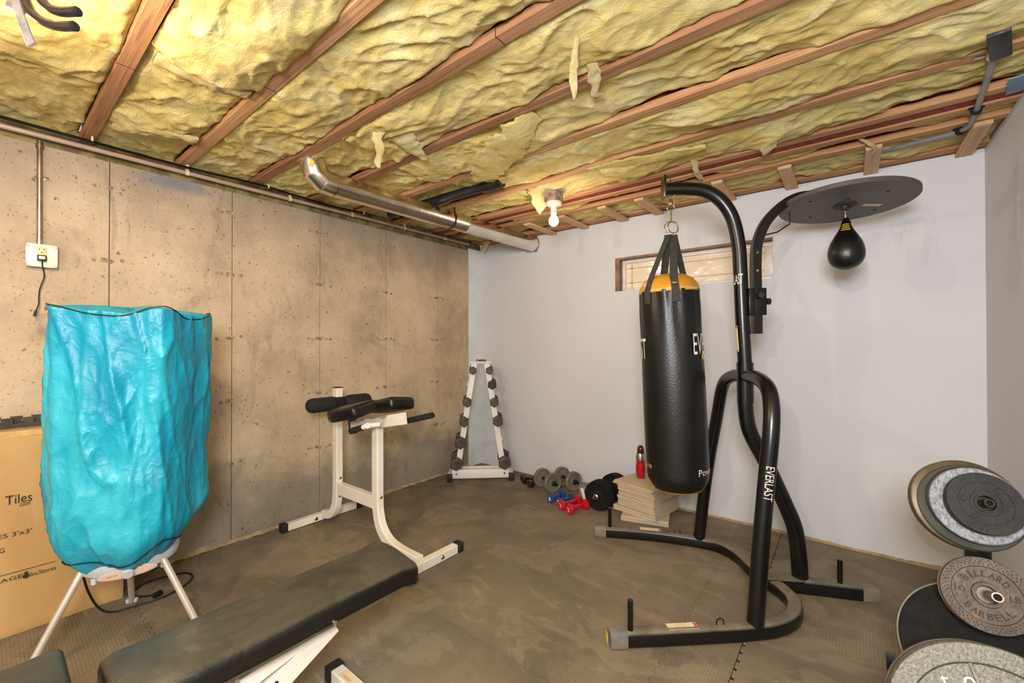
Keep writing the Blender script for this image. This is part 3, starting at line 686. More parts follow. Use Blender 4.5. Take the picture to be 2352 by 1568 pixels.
# bicycle hooks
hk = [([(-1.50, .062, 2.30), (-1.495, .075, 2.20), (-1.48, .092, 2.155), (-1.455, .112, 2.137), (-1.42, .140, 2.137)], 'thick brown vinyl hook, upper of the pair beside the front bulb'),
      ([(-1.545, .045, 2.26), (-1.518, .064, 2.16), (-1.495, .083, 2.122), (-1.462, .108, 2.104), (-1.425, .136, 2.102)], 'thick brown vinyl hook, lower of the pair beside the front bulb')]
for pts, lb in hk:
    T = thing('utility_hook', lb, 'hook', pts[0], group=None)
    P = cr(pts, 8); part('hook_arm', MB().tube(P, .0105, 16), 'hookbrown', T)
    part('hook_tip', MB().lathe([(0, .006), (.008, .004), (.0105, 0), (.0105, -.006)], 16, frame(P[-1], P[-1]-P[-3])), 'blackdark', T)
    part('screw_shank', MB().tube([Vector(pts[0]), Vector(pts[0])+V(-.03, -.04, .19)], .005, 8), 'galv', T)
T = thing('hanging_bracket', 'chalky grey metal strip hanging down beside the front bulb', 'bracket', (-1.53, .055, 2.2))
part('strip', MB().bar(cr([(-1.565, .02, 2.33), (-1.54, .042, 2.20), (-1.528, .055, 2.13), (-1.512, .068, 2.075), (-1.506, .073, 2.058)], 6), .019, .006, (.78, .62, 0), .001), 'hookgrey', T)
part('wing_nut', MB().obox((-1.545, .05, 2.155), (.04, .016, .022), (0, .4, .6), .004), 'hookgrey', T)
# outlet
T = thing('wall_outlet', 'white metal outlet box on the concrete wall fed by vertical conduit', 'outlet', (XL, .197, 1.81))
part('box_body', MB().box(XL+.001, XL+.035, .145, .250, 1.755, 1.868, .004), 'galv', T)
part('cover', MB().box(XL+.034, XL+.043, .141, .254, 1.752, 1.871, .006), 'whitemetal', T)
for y in (.150, .245):
    for z in (1.762, 1.861): part('corner_screw', MB().lathe([(0, .004), (.006, .004), (.008, 0)], 10, frame((XL+.043, y, z), (1, 0, 0))), 'galv', T)
part('receptacle', MB().box(XL+.043, XL+.0465, .181, .214, 1.775, 1.856, .002), 'ivory', T)
part('slot', MB().box(XL+.0462, XL+.047, .187, .189, 1.838, 1.848).box(XL+.0462, XL+.047, .204, .206, 1.838, 1.848).lathe([(0, .0008), (.003, .0008), (.003, 0)], 10, frame((XL+.0465, .1965, 1.828), (1, 0, 0))), 'blackdark', T)
T2 = thing('charger_plug', 'black plug in the outlet with thin cord dangling over concrete', 'cord', (XL+.05, .197, 1.80))
part('plug_body', MB().box(XL+.047, XL+.068, .180, .213, 1.782, 1.812, .004), 'blackcord', T2)
part('plug_face', MB().box(XL+.068, XL+.0695, .185, .208, 1.790, 1.806, .001), 'dryerwhite', T2)
cc = [V(XL+.06, .197, 1.785), V(-3.25, .199, 1.755), V(-3.262, .206, 1.706), V(-3.268, .191, 1.637), V(-3.262, .188, 1.590), V(-3.258, .187, 1.560), V(-3.250, .176, 1.515)]
part('cord', MB().tube(cr(cc, 8), .0027, 8), 'blackcord', T2)
part('cord_tip', MB().tube([V(-3.252, .178, 1.527), V(-3.248, .172, 1.498)], .005, 10), 'blackcord', T2)
T = thing('steel_conduit', 'vertical galvanised conduit down the concrete wall to the outlet', 'conduit', (XL+.015, .188, 2.1))
part('tube', MB().tube([V(XL+.018, .190, 1.868), V(XL+.018, .188, 2.41)], .0108, 16), 'galv', T)
part('connector', MB().lathe([(.012, 0), (.0155, .0), (.0155, .018), (.012, .018)], 16, Matrix.Translation((XL+.018, .188, 2.372))), 'galv', T)
part('strap', MB().box(XL+.001, XL+.004, .185, .222, 2.216, 2.232, .001).tube([V(XL+.018, .189, 2.215), V(XL+.018, .189, 2.233)], .0128, 16), 'galv', T)

# ================================================================== COVERED CLOTHES DRYER
DC = V(-2.612, .443, 0)
T = thing('portable_dryer', 'portable clothes dryer on tripod legs, shrouded by a turquoise cover', 'dryer', DC)
mb = MB(); NT_ = 220; NZ = 150; rings = []
corner0 = R(8.6)
def cov(th, t_):
    # t_ 0 bottom .. 1 top
    ph = (th-corner0) % (2*math.pi/5)-math.pi/5
    pent = math.cos(math.pi/5)/math.cos(ph)
    sharp = .85+.15*t_
    base = (.296+.014*t_)*(1-sharp*.16+sharp*(pent-math.cos(math.pi/5))*.70)
    prof_ = 1.0
    if t_ < .17: prof_ = 1-.33*((.17-t_)/.17)**1.9
    if t_ < .42: prof_ -= .10*max(0, math.cos(th-R(80)))*((.42-t_)/.42)
    prof_ *= 1-.045*math.sin(t_*math.pi)*0+.015*math.sin(t_*7+th)
    q = Vector((math.cos(th)*1.3, math.sin(th)*1.3, t_*2.2))
    w = .020*noise.noise(q*1.7+Vector((3, 1, 0)))+.007*noise.noise(q*4.0)
    fold = (1-abs(noise.noise(Vector((th*2.1+.8*t_, t_*1.4, 3))))*3.2); w += .013*max(0, fold)**3
    fold = (1-abs(noise.noise(Vector((th*3.4-2.2*t_, t_*3.2+th, 8))))*3.4); w += .006*max(0, fold)**3
    fold = (1-abs(noise.noise(Vector((th*5+5*t_, t_*6-th*2, 12))))*3.2); w += .0028*max(0, fold)**2
    return base*prof_+w*min(1, t_*6+.3)
for k in range(NZ+1):
    t_ = k/NZ
    ring = []
    for j in range(NT_):
        th = 2*math.pi*j/NT_; rr = cov(th, t_)
        zt = 1.492+.010*math.sin(5*th+.6)+.006*math.sin(9*th); zb_ = .408+.018*math.sin(2*(th-R(60)))+.010*math.sin(7*th)-.02*math.cos(th-R(-60))
        ring.append(mb.bm.verts.new(DC+V(rr*math.cos(th), rr*math.sin(th), zb_+(zt-zb_)*t_)))
    rings.append(ring)
def close(rings, fr, z_add, n=5, first=False):
    base = rings[0] if first else rings[-1]; cur = base; out = []
    for i in range(1, n+1):
        k_ = 1-fr*i/n
        nr = [mb.bm.verts.new(DC+V((v_.co.x-DC.x)*k_, (v_.co.y-DC.y)*k_, v_.co.z+z_add*math.sin(min(1, i/n*1.6)*math.pi/2))) for v_ in base]
        out.append(nr)
    return out
top = close(rings, .985, .018)
bot = close(rings, .42, -.03, 4, True)
allr = bot[::-1]+rings+top
for A, B_ in zip(allr, allr[1:]):
    for j in range(NT_): mb.bm.faces.new((A[j], A[(j+1) % NT_], B_[(j+1) % NT_], B_[j]))
mb.bm.faces.new(top[-1])
cov_top = [v_.co.copy() for v_ in rings[-1]]; cov_bot = [v_.co.copy() for v_ in rings[5]]
cv = part('cover', mb, 'cloth', T, smooth=180)
mb = MB(); n = NT_
tp = [cov_top[j]+(cov_top[j]-DC-V(0, 0, cov_top[j].z)).normalized()*.001+V(0, 0, -.004+.013*math.sin(5*(2*math.pi*j/n)+1.0)) for j in range(0, n, 3)]
mb.tube(tp, .0028, 6, closed=True); part('top_piping', mb, 'blackcord', T)
mb = MB(); bp = []
for j in range(0, n, 3):
    th = 2*math.pi*j/n; t_ = .050+.022*math.sin(3*th+.4)+.012*math.sin(5*th)
    rr = cov(th, t_)+.003; zb_ = .408+.018*math.sin(2*(th-R(60)))+.010*math.sin(7*th)-.02*math.cos(th-R(-60))
    bp.append(DC+V(rr*math.cos(th), rr*math.sin(th), zb_+(1.49-zb_)*t_))
mb.tube(bp, .0030, 6, closed=True); part('bottom_piping', mb, 'blackcord', T)
# base unit
part('base_unit', MB().lathe([(0, .455), (.155, .45), (.174, .42), (.178, .39), (.170, .362), (.145, .346), (.0, .342)], 48, Matrix.Translation(DC)), 'dryerwhite', T)
ca = R(-13)
pm_ = frame(DC+V(.171*math.cos(ca), .171*math.sin(ca), .370), (math.cos(ca), math.sin(ca), -.32), (-math.sin(ca), math.cos(ca), 0))
def ell(rx, ry, d, Mx, n=32): return MB().prism([(rx*math.cos(2*math.pi*k/n), ry*math.sin(2*math.pi*k/n)) for k in range(n)], 0, d, Mx)
cpn = part('control_panel', ell(.088, .021, .006, pm_), 'panel_pink', T)
part('dial', MB().lathe([(0, .016), (.018, .016), (.021, .012), (.022, 0)], 24, pm_ @ Matrix.Translation((0, 0, .005))), 'dryerwhite', T)
mb = flat_text('ON 123', .035, .006, pm_ @ Matrix.Translation((-.05, 0, .0066))); part('panel_marks', mb, 'inkblack', T)
part('drip_lip', ell(.098, .027, .003, pm_ @ Matrix.Translation((0, -.002, -.002))), 'dryerwhite', T)
for a in (R(-62), R(38)):
    part('foot_stud', MB().lathe([(.011, 0), (.010, -.028), (0, -.028)], 12, Matrix.Translation(DC+V(.15*math.cos(a), .15*math.sin(a), .352))), 'dryerwhite', T)
feet = [(-2.334, .654), (-2.537, .093), (-2.951, .505)]
st = [V(-2.487, .520, .40), V(-2.585, .285, .39), V(-2.78, .46, .40)]
for (x, y), s_ in zip(feet, st):
    part('leg', MB().tube([s_, V(x, y, .0)+(s_-V(x, y, 0))*.02], .0135, 16), 'alu', T)
part('leg_foot', MB().obox((-2.951, .505, .012), (.05, .024, .022), (0, 0, R(60)), .006), 'dryerwhite', T)
part('power_cord', MB().tube(cr([(-2.66, .27, .40), (-2.78, .30, .30), (-2.86, .33, .17), (-2.90, .37, .06), (-2.90, .42, .012), (-2.89, .50, .006), (-2.87, .60, .006), (-2.90, .70, .006), (-2.97, .77, .006), (-3.05, .775, .006), (-3.10, .72, .006), (-3.12, .60, .006), (-3.05, .52, .008), (-2.97, .53, .012), (-2.93, .565, .014), (-2.915, .585, .018)], 8), .0048, 10), 'blackcord', T)
part('plug', MB().obox((-2.905, .60, .017), (.022, .045, .026), (0, 0, .4), .006), 'blackcord', T)

# ================================================================== CARDBOARD BOX OF TILES AND SPARE MAT
T = thing('cardboard_box', 'large brown cardboard box standing against the concrete wall behind turquoise dryer', 'box', (-3.12, 0, 0))
mb = MB(); mb.box(-3.19, -3.05, -.43, .485, 0, .945, .003)
bmesh.ops.subdivide_edges(mb.bm, edges=[e for e in mb.bm.edges if e.calc_length() > .3], cuts=24, use_grid_fill=True)
for v_ in mb.bm.verts:
    if v_.co.x > -3.06: v_.co.x += .006*noise.noise(Vector((v_.co.y*4, v_.co.z*4, 2)))+.003*noise.noise(Vector((v_.co.y*14, v_.co.z*10, 2)))
    if v_.co.z > .94: v_.co.z += .005*noise.noise(Vector((v_.co.y*8, 0, 2)))
    if v_.co.z < .08 and v_.co.y > .40: v_.co.y += .02*(1-v_.co.z/.08)*0; v_.co.x += .012*(v_.co.y-.40)/.085
part('box_body', mb, 'cardboard', T)
part('torn_edge', MB().box(-3.0520, -3.0498, -.2, .30, .920, .948), 'tape', T, smooth=0)
bxM = lambda y, z: frame((-3.0445, y, z), (1, 0, 0), (0, 1, 0))
for s_, y, z, w, h in (('Tiles', .118, .632, .082, .042), ('.com', .135, .601, .035, .014), ("TILES 3'x3'", .083, .472, .150, .021), ('KG', .060, .408, .032, .022), ('GARAGE', .062, .268, .14, .018), ('IncStores', .197, .263, .082, .021)):
    part('print', flat_text(s_, w, h, bxM(y, z)), 'inkblack', T, smooth=0)
part('print', MB().box(-3.0450, -3.0444, -.2, .235, .292, .2945), 'inkblack', T, smooth=0)
mb = MB().prism([(.011*math.cos(a), .011*math.sin(a)) for a in [2*math.pi*k/16 for k in range(16)]], 0, .0005, bxM(.142, .262)); mb.prism([(.007*math.cos(a), .005*math.sin(a)) for a in [2*math.pi*k/12 for k in range(12)]], 0, .0005, bxM(.142, .277)); part('print_emblem', mb, 'inkblack', T, smooth=0)
# spare rubber mats with toothed edge
def toothed(x0, x1, y0, y1, z1, n, ph):
    poly = [(y0, 0)]; st_ = (y1-y0)/n
    poly = [(y0, 0), (y1, 0)]
    for k in range(n):
        b_ = y1-k*st_
        poly += [(b_-st_*.27, z1-.026), (b_-st_*.20, z1), (b_-st_*.80, z1), (b_-st_*.73, z1-.026)]
    poly += [(y0, z1-.026)]
    Mx = Matrix(((0, 0, 1, x0), (1, 0, 0, 0), (0, 1, 0, 0), (0, 0, 0, 1)))
    return MB().prism(poly, 0, x1-x0, Mx)
tagit(part('spare_mat', toothed(-3.213, -3.196, -.5, .395, .992, 13, 0), 'sparemat', smooth=0), 'black toothed rubber mat standing behind the cardboard box, front one', 'mat', 'spare mats behind the cardboard box')
tagit(part('spare_mat', toothed(-3.236, -3.219, -.47, .425, .998, 13, 0), 'sparemat', smooth=0), 'black toothed rubber mat standing behind the cardboard box, wall side', 'mat', 'spare mats behind the cardboard box')

# ================================================================== HYPEREXTENSION BENCH
T = thing('hyperextension_bench', 'white hyperextension bench with black split pads by the concrete wall', 'exercise bench', (-2.7, 1.665, 0))
YC = 1.665
def xz(l, y=YC): return [V(x, y, z) for x, z in l]
part('rear_foot_bar', MB().bar([V(-3.20, 1.385, .03), V(-3.20, 1.945, .03)], .05, .05, (1, 0, 0)), 'whitemetal', T)
part('front_foot_bar', MB().bar([V(-2.01, 1.40, .03), V(-2.01, 1.93, .03)], .05, .055, (1, 0, 0)), 'whitemetal', T)
for x in (-3.20, -2.01):
    for y in (1.372, 1.958): part('end_cap', MB().box(x-.030, x+.030, y-.022, y+.022, .0, .062, .006), 'rubber', T)
part('rear_upright', MB().bar(cr(xz([(-2.985, 1.03), (-2.985, .70), (-2.984, .40), (-2.988, .24), (-3.01, .14), (-3.07, .075), (-3.17, .05)]), 8), .052, .062, (0, 1, 0), .006), 'whitemetal', T)
part('front_upright', MB().bar(cr(xz([(-2.478, .83), (-2.476, .55), (-2.474, .32), (-2.462, .22), (-2.425, .135), (-2.34, .07), (-2.22, .045), (-2.04, .04)]), 8), .052, .068, (0, 1, 0), .006), 'whitemetal', T)
part('upright_cap', MB().box(-3.016, -2.954, YC-.026, YC+.026, 1.03, 1.036, .001), 'rubber', T)
part('link_beam', MB().bar(xz([(-2.955, .290), (-2.51, .295)]), .045, .085, (0, 1, 0)), 'whitemetal', T)
for x, z in ((-2.953, .365), (-2.953, .235), (-2.441, .335), (-2.438, .215)):
    part('bolt', MB().lathe([(0, .007), (.008, .006), (.011, .003), (.013, 0)], 12, frame((x-.002, YC+.004, z), (1, 0, 0))), 'galv', T)
for x, y, z in ((-3.173, 1.60, .03), (-2.0, 1.74, .03), (-1.983, 1.80, .03)):
    part('bolt', MB().lathe([(0, .006), (.009, .005), (.014, 0)], 12, frame((x, y, z), (1, 0, 0))), 'galv', T)
# head beam (slopes up towards the room), pads, handles
hb0, hb1 = V(-2.77, YC, .77), V(-2.20, YC, .885)
part('head_beam', MB().bar([hb0, hb1], .05, .075, (0, 1, 0)), 'whitemetal', T)
part('beam_cap', MB().obox(hb0+V(-.012, 0, -.005), (.02, .054, .10), (0, R(-11), 0), .003), 'rubber', T)
def pad(c, sx, sy, sz, rot, name='pad', mt='leather', taper=.0, cut=None):
    mb = MB(); poly = cut or [(-.5, -.5), (.5, -.5), (.5, .5), (-.5, .5)]
    mb.prism([(a*sx, b_*sy) for a, b_ in poly], -sz/2, sz/2)
    bmesh.ops.bevel(mb.bm, geom=list(mb.bm.edges), offset=sz*.33, segments=4, affect='EDGES', profile=.5, clamp_overlap=True)
    mb.bm.transform(Matrix.Translation(c) @ Euler(rot).to_matrix().to_4x4()); return mb
dirb = (hb1-hb0).normalized(); tilt = -math.atan2(dirb.z, dirb.x)
cutA = [(-.5, -.35), (-.28, -.5), (.5, -.5), (.5, .5), (-.36, .5), (-.5, .28)]
part('hip_pad', pad(V(-2.60, YC-.125, .905), .34, .20, .085, (R(10), tilt, R(4)), cut=cutA), 'leather', T)
cutB = [(-.5, -.28), (-.36, -.5), (.5, -.5), (.5, .5), (-.28, .5), (-.5, .35)]
part('hip_pad', pad(V(-2.53, YC+.135, .925), .34, .20, .085, (R(-6), tilt, R(-4)), cut=cutB), 'leather', T)
for y in (-.10, .10):
    for x in (-2.62, -2.36): part('pad_bracket', MB().obox((x, YC+y*.75, .86+(x+2.49)*.2), (.05, .09, .006), (0, tilt, 0), .001), 'galv', T)
# leg roller on the rear post
part('roller_sleeve', MB().bar(xz([(-2.985, .89), (-2.985, .965)]), .064, .074, (0, 1, 0), .004), 'rubber', T)
for y0, y1 in ((YC-.245, YC-.035), (YC+.035, YC+.245)):
    rr = .052
    part('foam_roller', MB().lathe([(0, 0), (.03, .0), (rr-.008, .012), (rr, .035), (rr, y1-y0-.035), (rr-.008, y1-y0-.012), (.03, y1-y0), (0, y1-y0)], 28, frame((-2.95, y0, .922), (0, 1, 0))), 'foam', T)
# handles
part('handle', MB().tube([V(-2.36, 1.60, .84), V(-2.385, 1.53, .838), V(-2.44, 1.515, .82)], .016, 14), 'whitemetal', T)
part('handle_grip', MB().tube([V(-2.42, 1.518, .826), V(-2.53, 1.50, .792)], .019, 16), 'foam', T)
part('handle', MB().tube([V(-2.47, 1.70, .80), V(-2.44, 1.80, .812), V(-2.34, 1.81, .836)], .016, 14), 'whitemetal', T)
part('handle_grip', MB().tube([V(-2.36, 1.812, .832), V(-2.125, 1.84, .892)], .0195, 16), 'foam', T)
part('handle_mouth', MB().lathe([(.010, .0), (.0172, .0), (.0172, .004), (.010, .004), (.010, 0)], 16, frame((-2.372, 1.522, .842), (.75, -.6, .1))), 'whitemetal', T)

# ================================================================== FLAT / SIT-UP BENCH
T = thing('weight_bench', 'long black vinyl weight bench in the foreground with worn dusty top', 'exercise bench', (-1.55, .7, 0))
mb = MB(); nx, ny = 26, 96; X0, X1, Y0, Y1 = -1.700, -1.405, .215, 1.155; zt = .455; th_ = .062
def btop(a, b_):
    x = X0+(X1-X0)*a; y = Y0+(Y1-Y0)*b_
    z = zt+.010*math.sin(math.pi*a)
    for cx, cyy, h in ((-1.52, .88, .006), (-1.55, .50, .0045)):
        d = ((x-cx)/.045)**2+((y-cyy)/.075)**2; z -= h*math.exp(-(d-1)**2*2.2)
    z += .004*noise.noise(Vector((x*6, y*4, 1)))+.0018*noise.noise(Vector((x*22, y*9, 4)))
    if b_ > .9: z += .012*math.sin((b_-.9)/.1*math.pi*.8)*math.cos(math.pi*(a-.1))-.012*((b_-.9)/.1)**2
    return x, y, z
def inset(x, y, k):
    # rounded corners: shrink towards the middle near the corners
    cx, cyy = (X0+X1)/2, (Y0+Y1)/2; hx, hy = (X1-X0)/2, (Y1-Y0)/2; rc = .045
    dx, dy = abs(x-cx), abs(y-cyy)
    ex, ey = dx-(hx-rc), dy-(hy-rc)
    if ex > 0 and ey > 0:
        m_ = max(ex, ey); l_ = math.hypot(ex, ey); s_ = m_/l_
        ex, ey = ex*s_, ey*s_
        x = cx+math.copysign(hx-rc+ex, x-cx); y = cyy+math.copysign(hy-rc+ey, y-cyy)
    return cx+(x-cx)*(1-k/hx), cyy+(y-cyy)*(1-k/hy)
lay = [(.0, 0, 1), (.018, .004, 0), ]
grid = [[None]*(ny+1) for _ in range(nx+1)]
for i in range(nx+1):
    for j in range(ny+1):
        x, y, z = btop(i/nx, j/ny); e = min(i/nx*(X1-X0), (1-i/nx)*(X1-X0), j/ny*(Y1-Y0), (1-j/ny)*(Y1-Y0))
        z -= .012*math.exp(-e/.012)
        x, y = inset(x, y, 0); grid[i][j] = mb.bm.verts.new((x, y, z))
for i in range(nx):
    for j in range(ny): mb.bm.faces.new((grid[i][j], grid[i+1][j], grid[i+1][j+1], grid[i][j+1]))
per = [grid[i][0] for i in range(nx)]+[grid[nx][j] for j in range(ny)]+[grid[i][ny] for i in range(nx, 0, -1)]+[grid[0][j] for j in range(ny, 0, -1)]
prev = per
cx, cyy = (X0+X1)/2, (Y0+Y1)/2
for dz, k_ in ((-.014, .004), (-.045, .004), (-.058, -.003), (-.062, -.012)):
    nr = []
    for v_ in per:
        x = v_.co.x+math.copysign(k_, v_.co.x-cx)*min(1, abs(v_.co.x-cx)/.14); y = v_.co.y+math.copysign(k_, v_.co.y-cyy)*(1 if abs(v_.co.y-cyy) > .45 else 0)
        nr.append(mb.bm.verts.new((x, y, v_.co.z+dz)))
    for j in range(len(per)): mb.bm.faces.new((prev[j], prev[(j+1) % len(per)], nr[(j+1) % len(per)], nr[j]))
    prev = nr
mb.bm.faces.new(prev)
part('back_pad', mb, 'bench', T, smooth=60)
part('pad_board', MB().box(X0+.03, X1-.004, .24, 1.00, .372, .396, .006), 'blackpaint', T)
part('pad_screw', MB().lathe([(0, .012), (.008, .01), (.01, 0)], 14, frame((-1.404, .772, .388), (1, 0, 0))), 'galv', T)
part('seat_pad', pad(V(-1.70, -.01, .42), .29, .34, .06, (R(3), 0, 0)), 'bench', T)
part('spine', MB().bar([V(-1.52, -.2, .345), V(-1.52, .98, .345)], .05, .05, (1, 0, 0)), 'whitemetal', T)
part('front_leg', MB().bar([V(-1.475, .80, .345), V(-1.475, .52, .20), V(-1.475, .30, .03)], .05, .07, (1, 0, 0)), 'whitemetal', T)
part('slide_bracket', MB().bar([V(-1.475, .74, .36), V(-1.475, .50, .31)], .062, .05, (1, 0, 0)), 'whitemetal', T)
part('adjust_hole', MB().lathe([(0, .001), (.007, .001)], 12, frame((-1.449, .60, .262), (1, 0, 0))), 'blackdark', T)
part('rear_leg', MB().bar([V(-1.52, -.15, .345), V(-1.52, -.35, .03)], .05, .05, (1, 0, 0)), 'whitemetal', T)
part('foot_bar', MB().bar([V(-1.615, .90, .032), V(-1.0, .90, .032)], .05, .05, (0, 1, 0)), 'whitemetal', T)
part('foot_bar', MB().bar([V(-1.75, -.35, .032), V(-1.3, -.35, .032)], .05, .05, (0, 1, 0)), 'whitemetal', T)
part('foot_brace', MB().bar([V(-1.475, .32, .032), V(-1.475, .88, .032)], .04, .04, (1, 0, 0)), 'whitemetal', T)
for x in (-1.635, -.98): part('end_cap', MB().box(x-.022, x+.022, .868, .932, 0, .062, .005), 'rubber', T)
part('foot_sticker', MB().box(-1.575, -1.44, .882, .918, .0572, .0576), 'sticker', T, smooth=0)
part('sticker_print', flat_text('WARNING', .05, .010, frame((-1.53, .893, .0580), (0, 0, 1), (1, 0, 0))), 'orange', T, smooth=0)

# ================================================================== HEAVY BAG STAND
ux, uy = .857, .515; BX, BY = -.456, 2.674
def up(s_, z): return V(BX+ux*s_, BY+uy*s_, z)
T = thing('bag_stand', 'black tubular heavy bag and speed bag stand in the middle of the floor', 'bag stand', (BX, BY, 0))
mast = [up(s_, z) for s_, z in [(0, 1.02), (-.003, 1.25), (-.015, 1.5), (-.025, 1.77), (-.034, 1.916), (-.066, 2.065), (-.128, 2.166), (-.21, 2.222), (-.304, 2.240), (-.432, 2.244)]]
part('mast', MB().tube(cr(mast, 8), .0365, 28, side=(-uy, ux, 0)), 'blackpaint', T)
part('mast_sleeve', MB().tube([up(0, 1.025), up(-.002, 1.25)], .0425, 28), 'blackpaint', T)
part('mast_end_plate', MB().obox(up(-.438, 2.25), (.012, .09, .125), (0, 0, math.atan2(uy, ux)), .002), 'bronze', T)
bl = [up(s_, z) for s_, z in [(0, 1.10), (0, 1.0), (.022, .865), (.103, .698), (.196, .485), (.250, .344), (.270, .20), (.279, .05)]]
part('rear_leg', MB().tube(cr(bl, 8), .040, 28), 'blackpaint', T)
nl = [(-.458, 2.684, 1.175), (-.375, 2.535, 1.172), (-.315, 2.42, 1.135), (-.292, 2.36, 1.05), (-.291, 2.325, .921), (-.306, 2.30, .717), (-.325, 2.262, .422), (-.345, 2.23, .06)]
flg = [(-.458, 2.684, 1.175), (-.555, 2.85, 1.158), (-.632, 2.955, 1.087), (-.680, 3.0, .869), (-.726, 3.005, .604), (-.765, 3.0, .306), (-.79, 2.995, .06)]
part('front_leg', MB().tube(cr(nl, 8), .0365, 28), 'blackpaint', T)
part('front_leg', MB().tube(cr(flg, 8), .0365, 28), 'blackpaint', T)
oval = [(.036*math.cos(a)*(1 if abs(math.cos(a)) < .8 else .97), .0335*math.sin(a)) for a in [2*math.pi*k/24 for k in range(24)]]
def sq(w, h, p=.42):
    o = []
    for k in range(28):
        a = 2*math.pi*k/28; c_, s_ = math.cos(a), math.sin(a)
        o.append((w*math.copysign(abs(c_)**p, c_), h*math.copysign(abs(s_)**p, s_)))
    return o
zb_ = .036
near = [V(x, y, zb_) for x, y in [(-.815, 1.795), (-.625, 1.965), (-.36, 2.215), (-.262, 2.335), (-.218, 2.455), (-.226, 2.575), (-.285, 2.665), (-.36, 2.725)]]
farr = [V(x, y, zb_) for x, y in [(-1.375, 2.742), (-1.068, 2.90), (-.805, 2.991), (-.665, 3.005), (-.545, 2.935), (-.452, 2.82), (-.385, 2.745)]]
back = [V(-.40, 2.715, zb_), V(-.29, 2.765, zb_), V(-.193, 2.81, zb_), V(.065, 2.93, zb_)]
part('base_arm', MB().sweep(cr(near, 8), sq(.036, .034, .55), (-.1, 0, 1)), 'dusty', T)
part('base_arm', MB().sweep(cr(farr, 8), sq(.036, .034, .55), (-.1, 0, 1)), 'dusty', T)
part('base_arm', MB().sweep(back, sq(.040, .035, .55), (0, 0, 1)), 'dusty', T)
part('base_gusset', MB().prism([(-.43, 2.66), (-.40, 2.64), (-.20, 2.76), (-.17, 2.845), (-.23, 2.85), (-.42, 2.77)], .068, .074), 'dusty', T)
def endcap(p, q):
    d = (Vector(q)-Vector(p)).normalized(); return MB().sweep([Vector(p), Vector(p)+d*.045, Vector(p)+d*.075], sq(.041, .037, .5), (0, 0, 1), scales=[1, 1, .93])
for a, b_ in ((near[1], near[0]), (farr[1], farr[0]), (back[2], back[3])):
    e = endcap(b_-(b_-a).normalized()*.03, b_+(b_-a)); part('end_cap', e, 'greycap', T)
part('cap_badge', MB().obox((-.856, 1.757, .04), (.002, .03, .045), (0, 0, math.atan2(near[0].y-near[1].y, near[0].x-near[1].x)), 0), 'inkyellow', T)
for x, y, h in ((-.775, 1.825, .205), (-1.323, 2.765, .205), (-.045, 2.875, .20)):
    part('weight_peg', MB().tube([V(x, y, .06), V(x, y, h-.001)], .0125, 16), 'blackpaint', T)
for x, y, a in ((-.468, 2.112, R(43)), (-.915, 2.945, R(25))):
    part('eye_ring', MB().tube([V(x+.018*math.cos(t_)*math.cos(a), y+.018*math.cos(t_)*math.sin(a), .082+.018*math.sin(t_)) for t_ in [R(q) for q in range(-60, 241, 20)]], .0028, 8), 'blackpaint', T)
for (x, y, a) in ((-.60, 1.995, R(43)), (-1.085, 2.90, R(26))):
    fm = frame((x, y, .0715), (0, 0, 1), (math.cos(a), math.sin(a), 0))
    s1 = part('warning_sticker', MB().box(-.07, .07, -.022, .022, 0, .0006, 0, fm), 'sticker', T, smooth=0)
    part('sticker_band', MB().box(.056, .068, -.018, .018, .0006, .001, 0, fm), 'orange', T, smooth=0)
fm = frame(up(.243, .20)+V(-.037*.75, -.037*.66, 0), (-.75, -.66, 0), (0, 0, 1))
def wrap(rad, z0, z1, a0, a1, c0, c1, n=10):
    mb = MB(); r_ = []
    for k in range(n+1):
        a = a0+(a1-a0)*k/n; d = V(math.cos(a), math.sin(a), 0)*rad
        r_.append((mb.bm.verts.new(Vector(c0)+d), mb.bm.verts.new(Vector(c1)+d)))
    for A, B_ in zip(r_, r_[1:]): mb.bm.faces.new((A[0], B_[0], B_[1], A[1]))
    return mb
part('warning_sticker', wrap(.0408, 0, 0, R(188), R(236), up(.277, .12), up(.270, .29)), 'sticker', T)
part('sticker_band', wrap(.0412, 0, 0, R(190), R(234), up(.2705, .275), up(.2702, .287)), 'orange', T)
part('warning_sticker', wrap(.0370, 0, 0, R(198), R(236), up(-.0035, 1.29), up(-.0135, 1.455)), 'sticker', T)
part('sticker_band', wrap(.0373, 0, 0, R(200), R(234), up(-.013, 1.44), up(-.0133, 1.452)), 'orange', T)
part('mast_lettering', cyl_text('EVERLAST', .105, .058, .0369, R(216), 1.715, Matrix.Translation(up(-.023, 0))), 'inkwhite', T)
tl = cr(nl, 8)
# vertical lettering on the near leg, following the tube
mb = MB(); me = textmesh('EVERLAST'); mb.bm.from_mesh(me)
bmesh.ops.subdivide_edges(mb.bm, edges=[e for e in mb.bm.edges if e.calc_length() > .06], cuts=2)
A_, B_ = Vector(nl[5]), Vector(nl[6]); ax = (B_-A_).normalized(); cen = A_+(B_-A_)*.04; vw = Vector((-cen.x, -cen.y, 0)).normalized(); sd = ax.cross(vw).normalized(); fw_ = sd.cross(ax).normalized()
for v_ in mb.bm.verts:
    x, y = v_.co.x*.155, v_.co.y*.036
    an = R(52)-y/.037 if False else (y/.037)+R(18)
    v_.co = cen+ax*x+fw_*(.0392*math.cos(an))-sd*(.0392*math.sin(an))
part('leg_lettering', mb, 'inkwhite', T)
